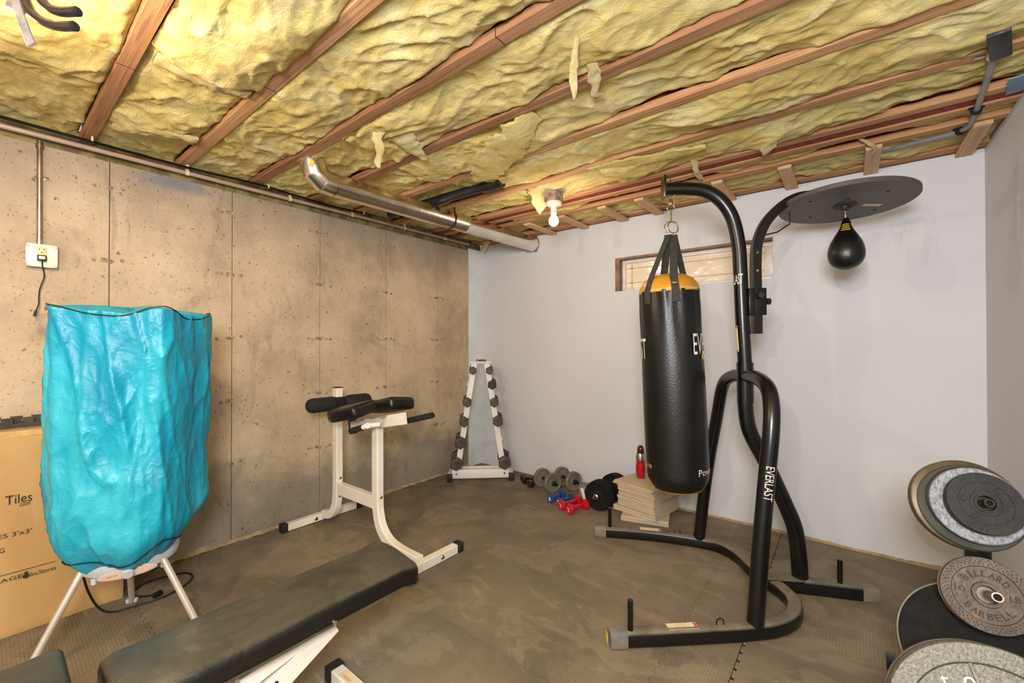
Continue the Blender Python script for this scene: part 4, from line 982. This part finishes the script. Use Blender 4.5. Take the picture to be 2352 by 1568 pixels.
# speed bag arm holder
hz = math.atan2(uy, ux)
part('arm_holder', MB().obox(up(.062, 1.588), (.078, .062, .150), (0, 0, hz), .003), 'blackpaint', T)
part('holder_clamp', MB().obox(up(.02, 1.588), (.03, .09, .145), (0, 0, hz), .003), 'blackpaint', T)
part('knob', MB().lathe([(0, .032), (.016, .032), (.018, .028), (.018, .012), (.009, .010), (.007, 0)], 16, frame(up(.10, 1.59), (ux, uy, 0))), 'rubber', T)
part('knob', MB().lathe([(0, .03), (.016, .03), (.018, .012), (.009, .010), (.007, 0)], 16, frame(up(.062, 1.62)+V(.03*.515, -.03*.857, 0), (.515, -.857, 0))), 'rubber', T)
arm = [up(s_, z) for s_, z in [(.060, 1.41), (.059, 1.60), (.057, 1.72), (.057, 1.82), (.066, 1.92), (.110, 2.030), (.19, 2.118), (.26, 2.158), (.34, 2.170), (.50, 2.172)]]
part('platform_arm', MB().bar(cr(arm, 8), .048, .048, (-uy, ux, 0), .004), 'blackpaint', T)
part('arm_bracket', MB().tube([up(.10, 1.96), up(.17, 1.975), up(.235, 2.02), up(.235, 2.09)], .004, 8), 'blackpaint', T)
for z in (1.76, 1.86): part('arm_bolt', MB().lathe([(0, .004), (.006, .003), (.008, 0)], 10, frame(up(.057, z)+V(.0245*.515, -.0245*.857, 0), (.515, -.857, 0))), 'galv', T)
nrm_ = V(-.018, .053, 1).normalized(); dc = V(-.014, 2.932, 2.113)
DM = frame(dc, nrm_)
pf = part('platform', MB().lathe([(0, -.004), (.302, -.004), (.305, -.001), (.305, .018), (.302, .021), (0, .021)], 96, DM), 'discboard', T)
part('platform_sticker', MB().box(-.045, .045, -.014, .014, 0, .0008, 0, frame(dc+V(.115, .075, -.0075), -nrm_, (.8, .6, 0))), 'sticker', T, smooth=0)
part('sticker_band', MB().box(-.03, .03, -.003, .003, .0008, .0012, 0, frame(dc+V(.115, .075, -.0075), -nrm_, (.8, .6, 0))), 'orange', T, smooth=0)
for a, q in ((40, .2), (125, .22), (215, .2), (300, .22), (350, .1)):
    part('platform_bolt', MB().lathe([(0, .002), (.006, .002), (.008, 0)], 10, frame(DM @ V(q*math.cos(R(a)), q*math.sin(R(a)), -.0042), -nrm_)), 'blackdark', T)
part('swivel_plate', MB().lathe([(0, .008), (.05, .008), (.054, .003), (.054, 0)], 32, frame(dc-nrm_*.004, -nrm_)).lathe([(0, .026), (.016, .026), (.02, .02), (.022, .006)], 20, frame(dc-nrm_*.004, -nrm_)), 'rubber', T)

# heavy bag (hangs from the stand: its own thing)
bt, bb = V(-.8085, 2.4598, 1.655), V(-.7665, 2.4848, .545)
ax = (bt-bb).normalized(); Lb = (bt-bb).length
T = thing('heavy_bag', 'tall black leather punching bag with mustard yellow top, hanging from the stand', 'punching bag', bt)
BM_ = frame(bb, ax, (1, 0, 0)); RB = .167
prof = []
N = 80
for k in range(N+1):
    q = k/N; z = q*Lb; r_ = RB*(1+.015*math.sin(q*5.0)-.03*(q > .9)*(q-.9)/.1*1.0)
    if q < .07: r_ = RB*(.80+.2*math.sin(q/.07*math.pi/2))
    prof.append((r_, z))
def bagfn(a, z):
    q = z/Lb; w = 0
    if q > .62:
        k_ = ((q-.62)/.38)**1.5; w += k_*(.022*math.cos(9*a+2*noise.noise(Vector((a, z*3, 1))))+.014*math.cos(17*a+3*noise.noise(Vector((a*2, z*3, 7))))+.034*noise.noise(Vector((math.cos(a)*2.4, math.sin(a)*2.4, z*2))))
    w += .010*noise.noise(Vector((math.cos(a)*1.5, math.sin(a)*1.5, z*2.5)))
    return 1+w
part('leather_body', MB().lathe(prof, 96, BM_, bagfn), 'leather', T, smooth=180)
part('yellow_top', MB().lathe([(RB*.985, Lb-.012), (RB*.97, Lb+.004), (RB*.93, Lb+.03), (RB*.80, Lb+.062), (RB*.55, Lb+.088), (RB*.25, Lb+.097), (0, Lb+.098)], 96, BM_, lambda a, z: 1+.02*noise.noise(Vector((math.cos(a)*3, math.sin(a)*3, z*9)))), 'yellow', T, smooth=180)
part('top_piping', MB().tube([BM_ @ V(RB*.972*math.cos(a), RB*.972*math.sin(a), Lb+.0) for a in [2*math.pi*k/96 for k in range(96)]], .0035, 6, closed=True), 'piping', T)
part('yellow_bottom', MB().lathe([(0, -.022), (RB*.5, -.02), (RB*.78, -.006), (RB*.812, .004)], 64, BM_), 'yellow', T, smooth=180)
ca_ = math.atan2(-bt.y, -bt.x)       # angle that faces the room
# angle parameters are relative to BM_ x axis
xax = BM_.to_3x3().col[0]; yax = BM_.to_3x3().col[1]; tocam = V(-bt.x, -bt.y, 0).normalized(); A0 = math.atan2(tocam.dot(yax), tocam.dot(xax))
EVW = .29
part('lettering', cyl_text('EVERLAST', EVW, .115, RB*1.03, A0+R(40)+EVW/2/RB/1.03, .0, BM_ @ Matrix.Translation((0, 0, .805))), 'inkwhite', T)
part('lettering', cyl_text('EVERLAST', EVW, .115, RB*1.03, A0-R(51)-EVW/2/RB/1.03, .0, BM_ @ Matrix.Translation((0, 0, .790))), 'inkwhite', T)
part('lettering', cyl_text('PowerCore', .25, .036, RB*1.02, A0+R(38)+.125/RB/1.02, .0, BM_ @ Matrix.Translation((0, 0, .115))), 'inkwhite', T)
part('lettering', cyl_text('PowerCore', .25, .030, RB*1.02, A0-R(52)-.125/RB/1.02, .0, BM_ @ Matrix.Translation((0, 0, .135))), 'inkyellow', T)
dm = MB(); me_d = [(0, -.02), (.018, 0), (0, .02), (-.018, 0)]
aa = A0+R(66); dm.prism(me_d, 0, .001, BM_ @ frame((RB*1.03*math.cos(aa), RB*1.03*math.sin(aa), .735), (math.cos(aa), math.sin(aa), 0), (-math.sin(aa), math.cos(aa), 0))); part('emblem', dm, 'inkyellow', T)
ringc = V(up(-.398, 0).x, up(-.398, 0).y, (BM_ @ V(0, 0, Lb+.345)).z)
for k, off in enumerate((-42, 12, 138, 192)):
    a = A0+R(off); o_ = V(math.cos(a), math.sin(a), 0)
    p0 = BM_ @ V(RB*1.012*math.cos(a), RB*1.012*math.sin(a), Lb-.075); p1 = BM_ @ V(RB*.995*math.cos(a), RB*.995*math.sin(a), Lb+.0); p2 = BM_ @ V(RB*.82*math.cos(a), RB*.82*math.sin(a), Lb+.065)
    tp_ = ringc+V(.016*(-1 if off in (-42, 192) else 1)*.8, .016*(-1 if off in (-42, 192) else 1)*.6, -.02)
    sd = BM_.to_3x3() @ V(-math.sin(a), math.cos(a), 0)
    part('hanging_strap', MB().bar([p0, p1, p2, p2+(tp_-p2)*.5, tp_], .042, .004, sd, .001), 'strap', T)
def ring(c, rad, wr, nx_, n=28): 
    Mx = frame(c, nx_); return MB().tube([Mx @ V(rad*math.cos(a), rad*math.sin(a), 0) for a in [2*math.pi*k/n for k in range(n)]], wr, 8, closed=True)
part('strap_ring', ring(ringc+V(0, 0, .022), .036, .0035, (.3, -.9, .05)), 'chrome', T)
part('strap_ring', ring(ringc+V(.01, .005, .022), .034, .0035, (.75, -.55, .15)), 'chrome', T)
hkc = up(-.398, 0); hkx, hky = ringc.x, ringc.y
part('snap_link', MB().tube([V(hkx, hky, ringc.z+.055), V(hkx, hky, ringc.z+.12)], .005, 10), 'chrome', T)
part('link_ring', ring(V(hkx, hky, ringc.z+.137), .019, .003, (.4, -.9, 0)), 'chrome', T)
part('swivel', MB().lathe([(0, 0), (.010, .002), (.012, .012), (.008, .022), (.008, .035), (0, .036)], 16, Matrix.Translation((hkx, hky, ringc.z+.152))), 'galv', T)
hp_ = V(hkx, hky, ringc.z+.19)
part('s_hook', MB().tube(cr([V(hkx, hky, 2.30), V(hkx, hky, 2.19), hp_+V(-.018, -.006, .028), hp_+V(-.012, -.004, .008), hp_, hp_+V(.014, .005, .01), hp_+V(.024, .009, .038)], 6), .0048, 10), 'chrome', T)

# speed bag
T = thing('speed_bag', 'small black teardrop speed bag hanging under the round platform', 'speed bag', dc-V(0, 0, .03))
sc_ = dc-V(-.002, 0, .03)
part('swivel_link', ring(sc_+V(0, 0, -.012), .010, .0028, (1, .3, 0)), 'chrome', T)
part('swivel_link', MB().tube([sc_+V(0, 0, -.02), sc_+V(.002, 0, -.052)], .0045, 10), 'chrome', T)
pz = [(0, 0), (.008, -.001), (.014, -.010), (.020, -.030), (.032, -.060), (.052, -.095), (.070, -.130), (.080, -.165), (.083, -.195), (.078, -.225), (.063, -.252), (.040, -.270), (.015, -.279), (0, -.280)]
pzs = [(max(0, q.x), q.z) for q in cr([V(a, 0, b_) for a, b_ in pz], 4)]; pzs[0] = (0, 0); pzs[-1] = (0, -.28)
part('bladder', MB().lathe(pzs, 48, Matrix.Translation(sc_+V(.002, 0, -.048)), lambda a, z: 1-.012*math.exp(-((math.sin(2*a))/.07)**2)), 'leather', T, smooth=180)
an = math.atan2(-sc_.y, -sc_.x)
for k in range(4):
    z = -.036-.0105*k; rr = .022+.0042*k+.003
    part('lace', MB().tube([sc_+V(.002+rr*math.cos(an+d), rr*math.sin(an+d), z-.048) for d in [R(q) for q in range(-34, 35, 8)]], .0022, 6), 'inkyellow', T)
part('collar_tab', MB().lathe([(.011, 0), (.0165, -.012), (.023, -.03), (.0245, -.03)], 20, Matrix.Translation(sc_+V(.002, 0, -.046))), 'blackpaint', T)

# ================================================================== DUMBBELL RACK
ro = V(-2.85, 3.083, 0); e1 = V(.479, .447, 0).normalized(); e2 = V(-e1.y, e1.x, 0)
RM = Matrix(((e1.x, e2.x, 0, ro.x), (e1.y, e2.y, 0, ro.y), (0, 0, 1, 0), (0, 0, 0, 1)))
T = thing('dumbbell_rack', 'white metal A-frame dumbbell rack standing in the corner', 'dumbbell rack', ro, RM.to_3x3())
def rp(name, mb, mt, parent=T, **k): mb.bm.transform(RM); return part(name, mb, mt, parent, **k)
for sx in (-1, 1):
    rp('side_foot', MB().bar([V(sx*.305, .015, .05), V(sx*.285, .33, .05)], .05, .05, (1, 0, 0)), 'rackwhite')
    rp('end_cap', MB().box(sx*.305-.027, sx*.305+.027, -.004, .022, .0, .078, .003), 'rubber')
    pts = [V(sx*.238, .098, .05), V(sx*.062, .104, 1.165)]
    rp('upright', MB().bar(pts, .056, .03, (1, 0, 0)), 'rackwhite')
    rp('upright', MB().bar([V(sx*.238, .20, .05), V(sx*.062, .14, 1.165)], .05, .02, (1, 0, 0)), 'rackwhite')
rp('front_rail', MB().box(-.285, .285, .055, .085, .018, .105, .003), 'rackwhite')
rp('rear_rail', MB().box(-.27, .27, .25, .28, .03, .08, .003), 'rackwhite')
rp('top_tray', MB().box(-.105, .105, .07, .17, 1.165, 1.172, .001).box(-.105, .105, .07, .073, 1.165, 1.18), 'rackwhite')
for sx in (-1, 1): rp('bolt', MB().lathe([(0, .004), (.009, .004), (.011, 0)], 12, frame((sx*.24, .055, .062), (0, -1, 0))), 'galv')
for x, z in ((-.115, .955), (.20, .40)): rp('saddle', MB().lathe([(.016, -.0), (.022, -.0), (.022, .012), (.016, .012), (.016, 0)], 16, frame((x, .085, z), (0, -1, 0))), 'rackwhite')
def hexdb(name, label, rad, hl, handle, mt='iron', group=None, hr=.014, kind='hex'):
    t_ = thing(name, label, 'dumbbell', (0, 0, 0), None, group)
    L_ = handle/2
    for s_ in (-1, 1):
        mb = MB(); n = 6
        prof_ = [(rad*.62, -.0), (rad*.97, rad*.12), (rad, rad*.2), (rad, hl-rad*.2), (rad*.95, hl-rad*.1), (rad*.72, hl), (0, hl)] if kind == 'hex' else None
        mb.lathe([(0, 0)]+prof_, 6, frame((0, s_*L_, 0), (0, s_, 0), (0, 0, 1)))
        part('head', mb, mt, t_, world=False, smooth=0)
    part('handle', MB().tube([V(0, -L_, 0), V(0, 0, 0), V(0, L_, 0)], hr, 14, scales=[.9, 1.12, .9]), 'bronze' if mt != 'bronze' else 'bronze', t_, world=False)
    return t_
ordn = ['topmost', 'second from top', 'third from top', 'fourth from top', 'bottom']
Lp = [(-.078, 1.099, .040), (-.134, .787, .048), (-.164, .596, .051), (-.199, .393, .059), (-.242, .190, .064)]
Rp = [(.088, 1.098, .040), (.114, .959, .047), (.136, .784, .048), (.170, .600, .055), (.236, .192, .066)]
for side, lst in (('left', Lp), ('right', Rp)):
    for k, (x, z, rad) in enumerate(lst):
        sz = ['smallest', 'small', 'medium', 'large', 'largest'][k]
        d = hexdb('hex_dumbbell', '%s iron hex dumbbell, %s on the %s side of the white rack' % (sz, ordn[k], side), rad, rad*1.15, .10+.01*k, 'iron' if k != 1 or side == 'left' else 'iron_dark', 'hex dumbbells on the white rack')
        m_ = RM @ Matrix.Translation((x, .108, z)) @ Euler((R(4), 0, 0)).to_matrix().to_4x4()
        d.matrix_basis = m_
# spring clips on the rack top
T = thing('spring_clips', 'small pile of black barbell clips on top of the white rack', 'clips', RM @ V(0, .1, 1.172))
for k, (x, y, a) in enumerate(((-.03, .10, .4), (.01, .12, 1.9), (.045, .11, 2.9), (.005, .09, .9))):
    c_ = RM @ V(x, y, 1.186); part('clip', MB().tube([c_+V(.012*math.cos(t_)*math.cos(a), .012*math.cos(t_)*math.sin(a), .012*math.sin(t_)) for t_ in [2*math.pi*q/14 for q in range(14)]], .004, 6, closed=True).obox(c_+V(.016*math.cos(a), .016*math.sin(a), .008), (.022, .008, .008), (0, .4, a)), 'blackcord', T)


# ================================================================== DUMBBELLS ON THE FLOOR
def place(o, p, q, h, roll_=0):
    p, q = V(p[0], p[1], h), V(q[0], q[1], h); c_ = (p+q)/2; d = (q-p).normalized(); a = math.atan2(d.y, d.x)-math.pi/2
    o.matrix_basis = Matrix.Translation(c_) @ Matrix.Rotation(a, 4, 'Z') @ Matrix.Rotation(roll_, 4, 'Y')
o = hexdb('hex_dumbbell', 'dark bronze hex dumbbell on the floor, rear one nearest the rack', .036, .045, .085, 'bronze'); place(o, (-2.53, 3.375), (-2.43, 3.40), .0315, R(30))
o = hexdb('hex_dumbbell', 'dark bronze hex dumbbell on the floor, front one nearest the rack', .036, .045, .085, 'bronze'); place(o, (-2.475, 3.315), (-2.368, 3.262), .0315, R(30))
def platedb(label, p, q, rad, th, n, mt, handle_out=.05, hr=.0125):
    t_ = thing('plate_dumbbell', label, 'dumbbell', (0, 0, 0)); Ld = math.hypot(p[0]-q[0], p[1]-q[1])/2
    for s_ in (-1, 1):
        for k in range(n):
            y0 = Ld-th*n/2+k*th; rr = rad*(1 if k < n-1 or n == 1 else .96)
            b_ = MB().lathe([(.014, 0), (rr*.5, .0), (rr*.55, .003), (rr*.9, .003), (rr*.95, 0), (rr, .004), (rr, th-.005), (rr*.95, th-.001), (rr*.88, th-.001), (rr*.84, th-.004), (rr*.42, th-.004), (rr*.38, th-.001), (.014, th-.001)], 40, frame((0, s_*y0, 0), (0, s_, 0), (0, 0, 1)))
            part('plate', b_, mt, t_, world=False)
        part('collar', MB().lathe([(.013, 0), (.024, .001), (.024, .012), (.018, .016), (.013, .016)], 8, frame((0, s_*(Ld+th*n/2+.003), 0), (0, s_, 0), (0, 0, 1))), 'blackcord' if mt == 'greyplate' else 'chrome', t_, world=False)
    part('bar', MB().tube([V(0, -Ld-th*n/2-handle_out, 0), V(0, Ld+th*n/2+handle_out, 0)], hr, 14), 'blackcord' if mt == 'greyplate' else 'chrome', t_, world=False)
    place(t_, p, q, rad+.0005); return t_
platedb('grey plate dumbbell on the floor, left one, next to bronze hex dumbbells', (-2.290, 3.335), (-2.129, 3.268), .088, .036, 1, 'greyplate')
platedb('grey plate dumbbell on the floor, right one, closer to the black dumbbell', (-2.170, 3.490), (-2.003, 3.425), .088, .036, 1, 'greyplate')
platedb('heavy black dumbbell with thick stacked rubber plates beside the board stack', (-1.605, 3.165), (-1.585, 3.42), .120, .030, 3, 'blackplate', .045, .014)
def vinyldb(label, p, q, rad, mt, group):
    t_ = thing('vinyl_dumbbell', label, 'dumbbell', (0, 0, 0), None, group); Ld = math.hypot(p[0]-q[0], p[1]-q[1])/2
    for s_ in (-1, 1):
        w = rad*.95
        part('head', MB().lathe([(0, -w*.5), (rad*.55, -w*.5), (rad*.9, -w*.35), (rad, -w*.15), (rad, w*.2), (rad*.85, w*.42), (rad*.5, w*.5), (0, w*.5)], 8, frame((0, s_*Ld, 0), (0, s_, 0), (math.sin(R(22.5)), 0, math.cos(R(22.5))))), mt, t_, world=False, smooth=40)
    part('handle', MB().tube([V(0, -Ld+.01, 0), V(0, 0, 0), V(0, Ld-.01, 0)], rad*.42, 14), mt, t_, world=False)
    part('number', flat_text('1' if mt == 'blue' else '3', rad*.5, rad*.8, frame((0, -Ld-rad*.95*.5-.0008, 0), (0, -1, 0), (1, 0, 0)) @ Matrix.Rotation(R(15), 4, 'Z')), 'inkwhite', t_, world=False)
    place(t_, p, q, rad*.93); return t_
vinyldb('blue vinyl dumbbell, further of the blue pair', (-2.005, 3.055), (-1.985, 3.20), .036, 'blue', 'blue vinyl dumbbells')
vinyldb('blue vinyl dumbbell, nearer of the pair, behind the red ones', (-1.92, 3.055), (-1.885, 3.185), .034, 'blue', 'blue vinyl dumbbells')
vinyldb('red vinyl dumbbell, left of the red pair', (-1.845, 2.975), (-1.80, 3.155), .042, 'red', 'red vinyl dumbbells')
vinyldb('red vinyl dumbbell, nearest of all, right of the red pair', (-1.745, 2.935), (-1.70, 3.10), .043, 'red', 'red vinyl dumbbells')
T = thing('foam_block', 'small grey block with a white card leaning on it behind the red dumbbells', 'block', (-1.83, 3.36, 0))
part('block', MB().obox((-1.83, 3.37, .05), (.12, .16, .10), (0, 0, R(20)), .004), 'greyplate', T)
part('card', MB().obox((-1.80, 3.25, .055), (.025, .004, .11), (R(-18), R(-18), R(20)), 0), 'inkwhite', T, smooth=0)

# ================================================================== STACK OF BOARDS AND BOTTLE
n = 14; th = .0205; z = 0; rb = random.Random(11)
names = ['bottom', 'second', 'third', 'fourth', 'fifth', 'sixth', 'seventh', 'eighth', 'ninth', 'tenth', 'eleventh', 'twelfth', 'thirteenth', 'topmost']
for k in range(n):
    if k in (0, 1): a, dx, dy, s_ = R(16), .0, -.005, .345
    elif k in (2, 3): a, dx, dy, s_ = R(-8), -.015, .015, .36
    elif k >= n-2: a, dx, dy, s_ = R(-14), -.012+(.0 if k == n-2 else .012), .0, .355
    else: a, dx, dy, s_ = R(-10+rb.uniform(-3, 3)), rb.uniform(-.008, .008), rb.uniform(-.008, .008), .318
    ang = a+R(14)-R(14)
    hgt = th if k < n-2 else .014
    o = part('board', MB().box(-s_/2, s_/2, -s_/2, s_/2, 0, hgt-.0012, .0015, seg=1), 'board' if (k % 3 or k >= n-2) else 'board_b', smooth=0)
    o.matrix_basis = Matrix.Translation((-1.262+dx, 3.325+dy-.03, z)) @ Matrix.Rotation(a, 4, 'Z')
    lb = 'pale square board, %s of the stack beside the heavy bag' % (names[k] if k in (0, n-1) else names[k]+' from the floor')
    tagit(o, lb, 'board', 'square boards stacked by the white wall'); z += hgt
zt_ = z
o = part('offcut', MB().box(-.018, .018, -.06, .06, 0, .012, .001), 'pine', smooth=0); o.matrix_basis = Matrix.Translation((-1.135, 3.19, zt_)) @ Matrix.Rotation(R(-30), 4, 'Z'); tagit(o, 'small wooden offcut at the corner of the board stack under the bag', 'offcut')
T = thing('water_bottle', 'red sports bottle with silver collar and dark red lid on the board stack', 'bottle', (-1.325, 3.335, zt_))
q = [(0, 0), (.028, 0), (.033, .004), (.034, .03), (.038, .075), (.0375, .10), (.033, .125), (.034, .14), (.034, .142)]
part('bottle_body', MB().lathe(q, 32, Matrix.Translation((-1.325, 3.335, zt_))), 'bottle_red', T)
part('silver_collar', MB().lathe([(.034, .141), (.0375, .143), (.0375, .175), (.033, .192), (.030, .2)], 32, Matrix.Translation((-1.325, 3.335, zt_))), 'chrome', T)
part('lid', MB().lathe([(.0265, .198), (.0275, .205), (.0275, .225), (.025, .242), (.018, .256), (.008, .262), (0, .263)], 32, Matrix.Translation((-1.325, 3.335, zt_))), 'cap_red', T)

# ================================================================== WEIGHT TREE AND PLATES
PX, PY = .335, 2.115
tn = V(.03, -.93, .37).normalized()
T = thing('weight_tree', 'black steel weight plate tree at the right edge, loaded with plates', 'weight rack', (PX, PY, 0))
part('post', MB().box(PX-.031, PX+.031, PY-.03, PY+.03, .05, .90, .004), 'blackpaint', T)
part('base_rail', MB().box(PX-.03, PX+.03, 1.35, 2.40, .0, .05, .004), 'blackpaint', T)
part('base_rail', MB().box(PX-.22, PX+.22, 2.34, 2.40, .0, .05, .004), 'blackpaint', T)
part('front_post', MB().bar([V(PX-.02, 1.86, .04), V(PX-.03, 1.74, .33)], .06, .05, (1, 0, 0)), 'blackpaint', T)
def peg(p, L_, rad=.0125, mt='galv', d=tn, name='peg'):
    part('peg_bore', MB().lathe([(0, 0), (rad*.74, 0)], 20, frame(Vector(p)+Vector(d)*(L_-.012), d)), 'blackdark', T)
    mb = MB(); Mx = frame(p, d)
    mb.lathe([(0, 0), (rad, 0), (rad, L_), (rad*.72, L_), (rad*.72, L_-.02), (0, L_-.02)], 24, Mx); return part(name, mb, mt, T)
def plate(name, label, c, d, rad, th, mt, prof=None, hole=.0135, group=None):
    """c: centre of the outer face; d: outward direction"""
    t_ = thing(name, label, 'weight plate', c, frame(c, d).to_3x3(), group)
    p_ = prof or [(hole, -th), (rad*.96, -th), (rad, -th+.003), (rad, -.003), (rad*.97, 0), (hole, 0), (hole, -th)]
    part('disc', MB().lathe(p_, 96, Matrix()), mt, t_, world=False)
    return t_
WT = 'weight plates on the tree'
d1_ = V(.22, -.91, .36).normalized()
c_top = V(.345, 2.040, .833)
dtop = d1_
# stack on the top peg, outermost first
def tp(k): return c_top-dtop*k
peg(tp(.125), .147, .0125, 'bronze', dtop)
rad = .0965; th = .016
pf_ = [(.0265, -th), (rad*.97, -th), (rad, -th+.003), (rad, -.003), (rad*.985, 0), (rad*.70, 0), (rad*.695, -.0018), (rad*.68, -.0018), (rad*.675, 0), (rad*.42, 0), (rad*.415, -.0015), (rad*.40, -.0015), (rad*.395, 0), (rad*.31, 0), (rad*.30, .003), (rad*.25, .003), (rad*.23, -.004), (.0265, -.004)]
t7 = plate('weight_plate', 'dark iron plate marked 7 and a half, front of the top peg', tp(0), dtop, rad, th, 'iron_dark', pf_)
for k in range(6):
    a = R(60*k+20); part('dimple', MB().lathe([(0, -.0005), (.0045, -.0003), (.006, .0008), (.0075, .0008), (.0085, 0)], 16, Matrix.Translation((rad*.57*math.cos(a), rad*.57*math.sin(a), .0002))), 'iron_dark', t7, world=False)
def arc_text(s_, rad_, h, a_mid, sweep_, z_, flip=False, ext=.0012):
    mb = MB(); n_ = len(s_)
    for i, ch in enumerate(s_):
        if ch == ' ': continue
        a = a_mid-(i-(n_-1)/2)*sweep_/(n_-1)*(-1 if flip else 1) if n_ > 1 else a_mid
        w = h*(.35 if ch in "1I'" else .72)
        Mx = Matrix.Translation((rad_*math.cos(a), rad_*math.sin(a), z_)) @ Matrix.Rotation(a-math.pi/2+(math.pi if flip else 0), 4, 'Z')
        mb.mesh(textmesh(ch, .02), Mx @ Matrix.Diagonal((w, h, ext/.02, 1)))
    return mb
part('raised_text', arc_text('7½LBS', rad*.82, .0135, R(139), R(52), .0004, True), 'letterfaint', t7, world=False, smooth=0)
# the frame's own x axis points up: turn text accordingly handled below
th2 = .014; rr = .0965
for k in range(3):
    plate('weight_plate', ['thin black iron plate directly behind the plate marked 7 and a half', 'thin brown-edged plate second behind the plate marked 7 and a half', 'thin black plate touching the silver plate on top peg'][k], tp(.0175+.008*k)+V(.001*k, 0, -.001*k), dtop, .0955-.001*k, .0065, ['iron_dark', 'brownplate', 'iron_dark'][k], group=None)
plate('weight_plate', 'chipped silver-grey plate behind the small black ones on the top peg', tp(.046)+V(.0, 0, -.004), dtop, .1215, .014, 'silver')
plate('weight_plate', 'dark plate mostly hidden directly behind the silver-grey plate', tp(.066), dtop, .123, .012, 'iron_dark')
plate('weight_plate', 'olive green plate in the middle of the top peg stack', tp(.084)+V(-.002, 0, -.008), dtop, .139, .012, 'olive')
plate('weight_plate', 'largest brown plate at the back of the top peg', tp(.104)+V(-.004, 0, 0), dtop, .149, .036, 'brownplate')
# middle peg with the 10 LB plate
d2_ = V(.10, -.915, .37).normalized(); c_mid = V(.336, 1.975, .563)
peg(c_mid-d2_*.07, .150, .0135, 'galv', d2_)
rad = .1085; th = .018
pf_ = [(.024, -th), (rad*.97, -th), (rad, -th+.004), (rad, -.003), (rad*.985, 0), (rad*.76, 0), (rad*.735, -.004), (rad*.34, -.004), (rad*.32, .001), (rad*.24, .001), (rad*.22, -.003), (.024, -.003)]
t10 = plate('weight_plate', 'rusty brown iron plate lettered BARBELL 10 LB on the middle peg', c_mid, d2_, rad, th, 'rusty', pf_)
mb = MB()
for k in range(50):
    for q, rr in ((0, .82), (1, .88), (2, .94)):
        a = 2*math.pi*(k+.5*(q % 2))/50; mb.box(-.0022, .0022, -.0012, .0012, -.0002, .0012, 0, Matrix.Translation((rad*rr*math.cos(a), rad*rr*math.sin(a), 0)) @ Matrix.Rotation(a+.5, 4, 'Z'))
part('rim_knurling', mb, 'letterdark', t10, world=False, smooth=0, kind='stuff')
part('raised_text', arc_text('BILLARD', rad*.56, .018, 0, R(98), -.0032), 'letterdark', t10, world=False, smooth=0)
part('raised_text', arc_text('BARBELL', rad*.56, .018, R(180), R(98), -.0032, True), 'letterdark', t10, world=False, smooth=0)
part('raised_text', flat_text('10', .024, .017, Matrix.Translation((.004, rad*.56, -.0035)) @ Matrix.Rotation(R(-90), 4, 'Z'), .0015), 'letterdark', t10, world=False, smooth=0)
part('raised_text', flat_text('LB', .024, .017, Matrix.Translation((.004, -rad*.56, -.0035)) @ Matrix.Rotation(R(-90), 4, 'Z'), .0015), 'letterdark', t10, world=False, smooth=0)
plate('weight_plate', 'pale-edged plate behind the rusty plate on the middle peg', c_mid-d2_*.0195, d2_, .1088, .012, 'greyplate')
# dark plates on the lower back peg
c_low = V(.315, 2.07, .40); d3 = V(.02, -.90, .43).normalized()
c_low = V(.33, 2.0, .36)
peg(c_low-d3*.16, .18, .0125, 'galv', d3)
plate('weight_plate', 'big flat black plate on the lower peg behind the lettered ones', c_low, d3, .200, .022, 'blackplate')
plate('weight_plate', 'big grey-edged plate at the back of the lower peg', c_low-d3*.024, d3, .204, .036, 'greyplate')
# big hammertone plates in front
c_big = V(.300, 1.57, .352); d4 = V(.05, -.90, .43).normalized()
peg(c_big-d4*.10, .13, .0125, 'galv', d4)
rad = .225
def bigprof(th): return [(.0145, -th), (rad*.97, -th), (rad, -th+.004), (rad, -.006), (rad*.985, 0), (rad*.80, 0), (rad*.775, -.010), (rad*.25, -.010), (rad*.23, .0), (.0145, 0), (.0145, -th)]
tb = plate('weight_plate', 'big speckled grey plate in the bottom right corner, nearest the camera', c_big, d4, rad, .032, 'hammer', bigprof(.032))
part('web_rib', MB().box(.055, rad*.79, -.004, .004, -.011, -.002, .001, Matrix.Rotation(R(16), 4, 'Z')), 'hammer', tb, world=False)
part('raised_text', flat_text('75', .07, .062, Matrix.Translation((.125, -.075, -.009)) @ Matrix.Rotation(R(-90-22), 4, 'Z'), .003), 'lettersilver', tb, world=False, smooth=0)
part('raised_text', flat_text('t  o', .07, .028, Matrix.Translation((.118, .075, -.009)) @ Matrix.Rotation(R(-90+22), 4, 'Z'), .003), 'lettersilver', tb, world=False, smooth=0)
plate('weight_plate', 'big grey plate directly behind the speckled front plate', c_big-d4*.034, d4, rad*.998, .034, 'brownplate', None)
plate('weight_plate', 'big brown-grey plate, third from the front on the long peg', c_big-d4*.070, d4, rad*.998, .034, 'greyplate', None)
tagit(bpy.data.objects['front_post'])
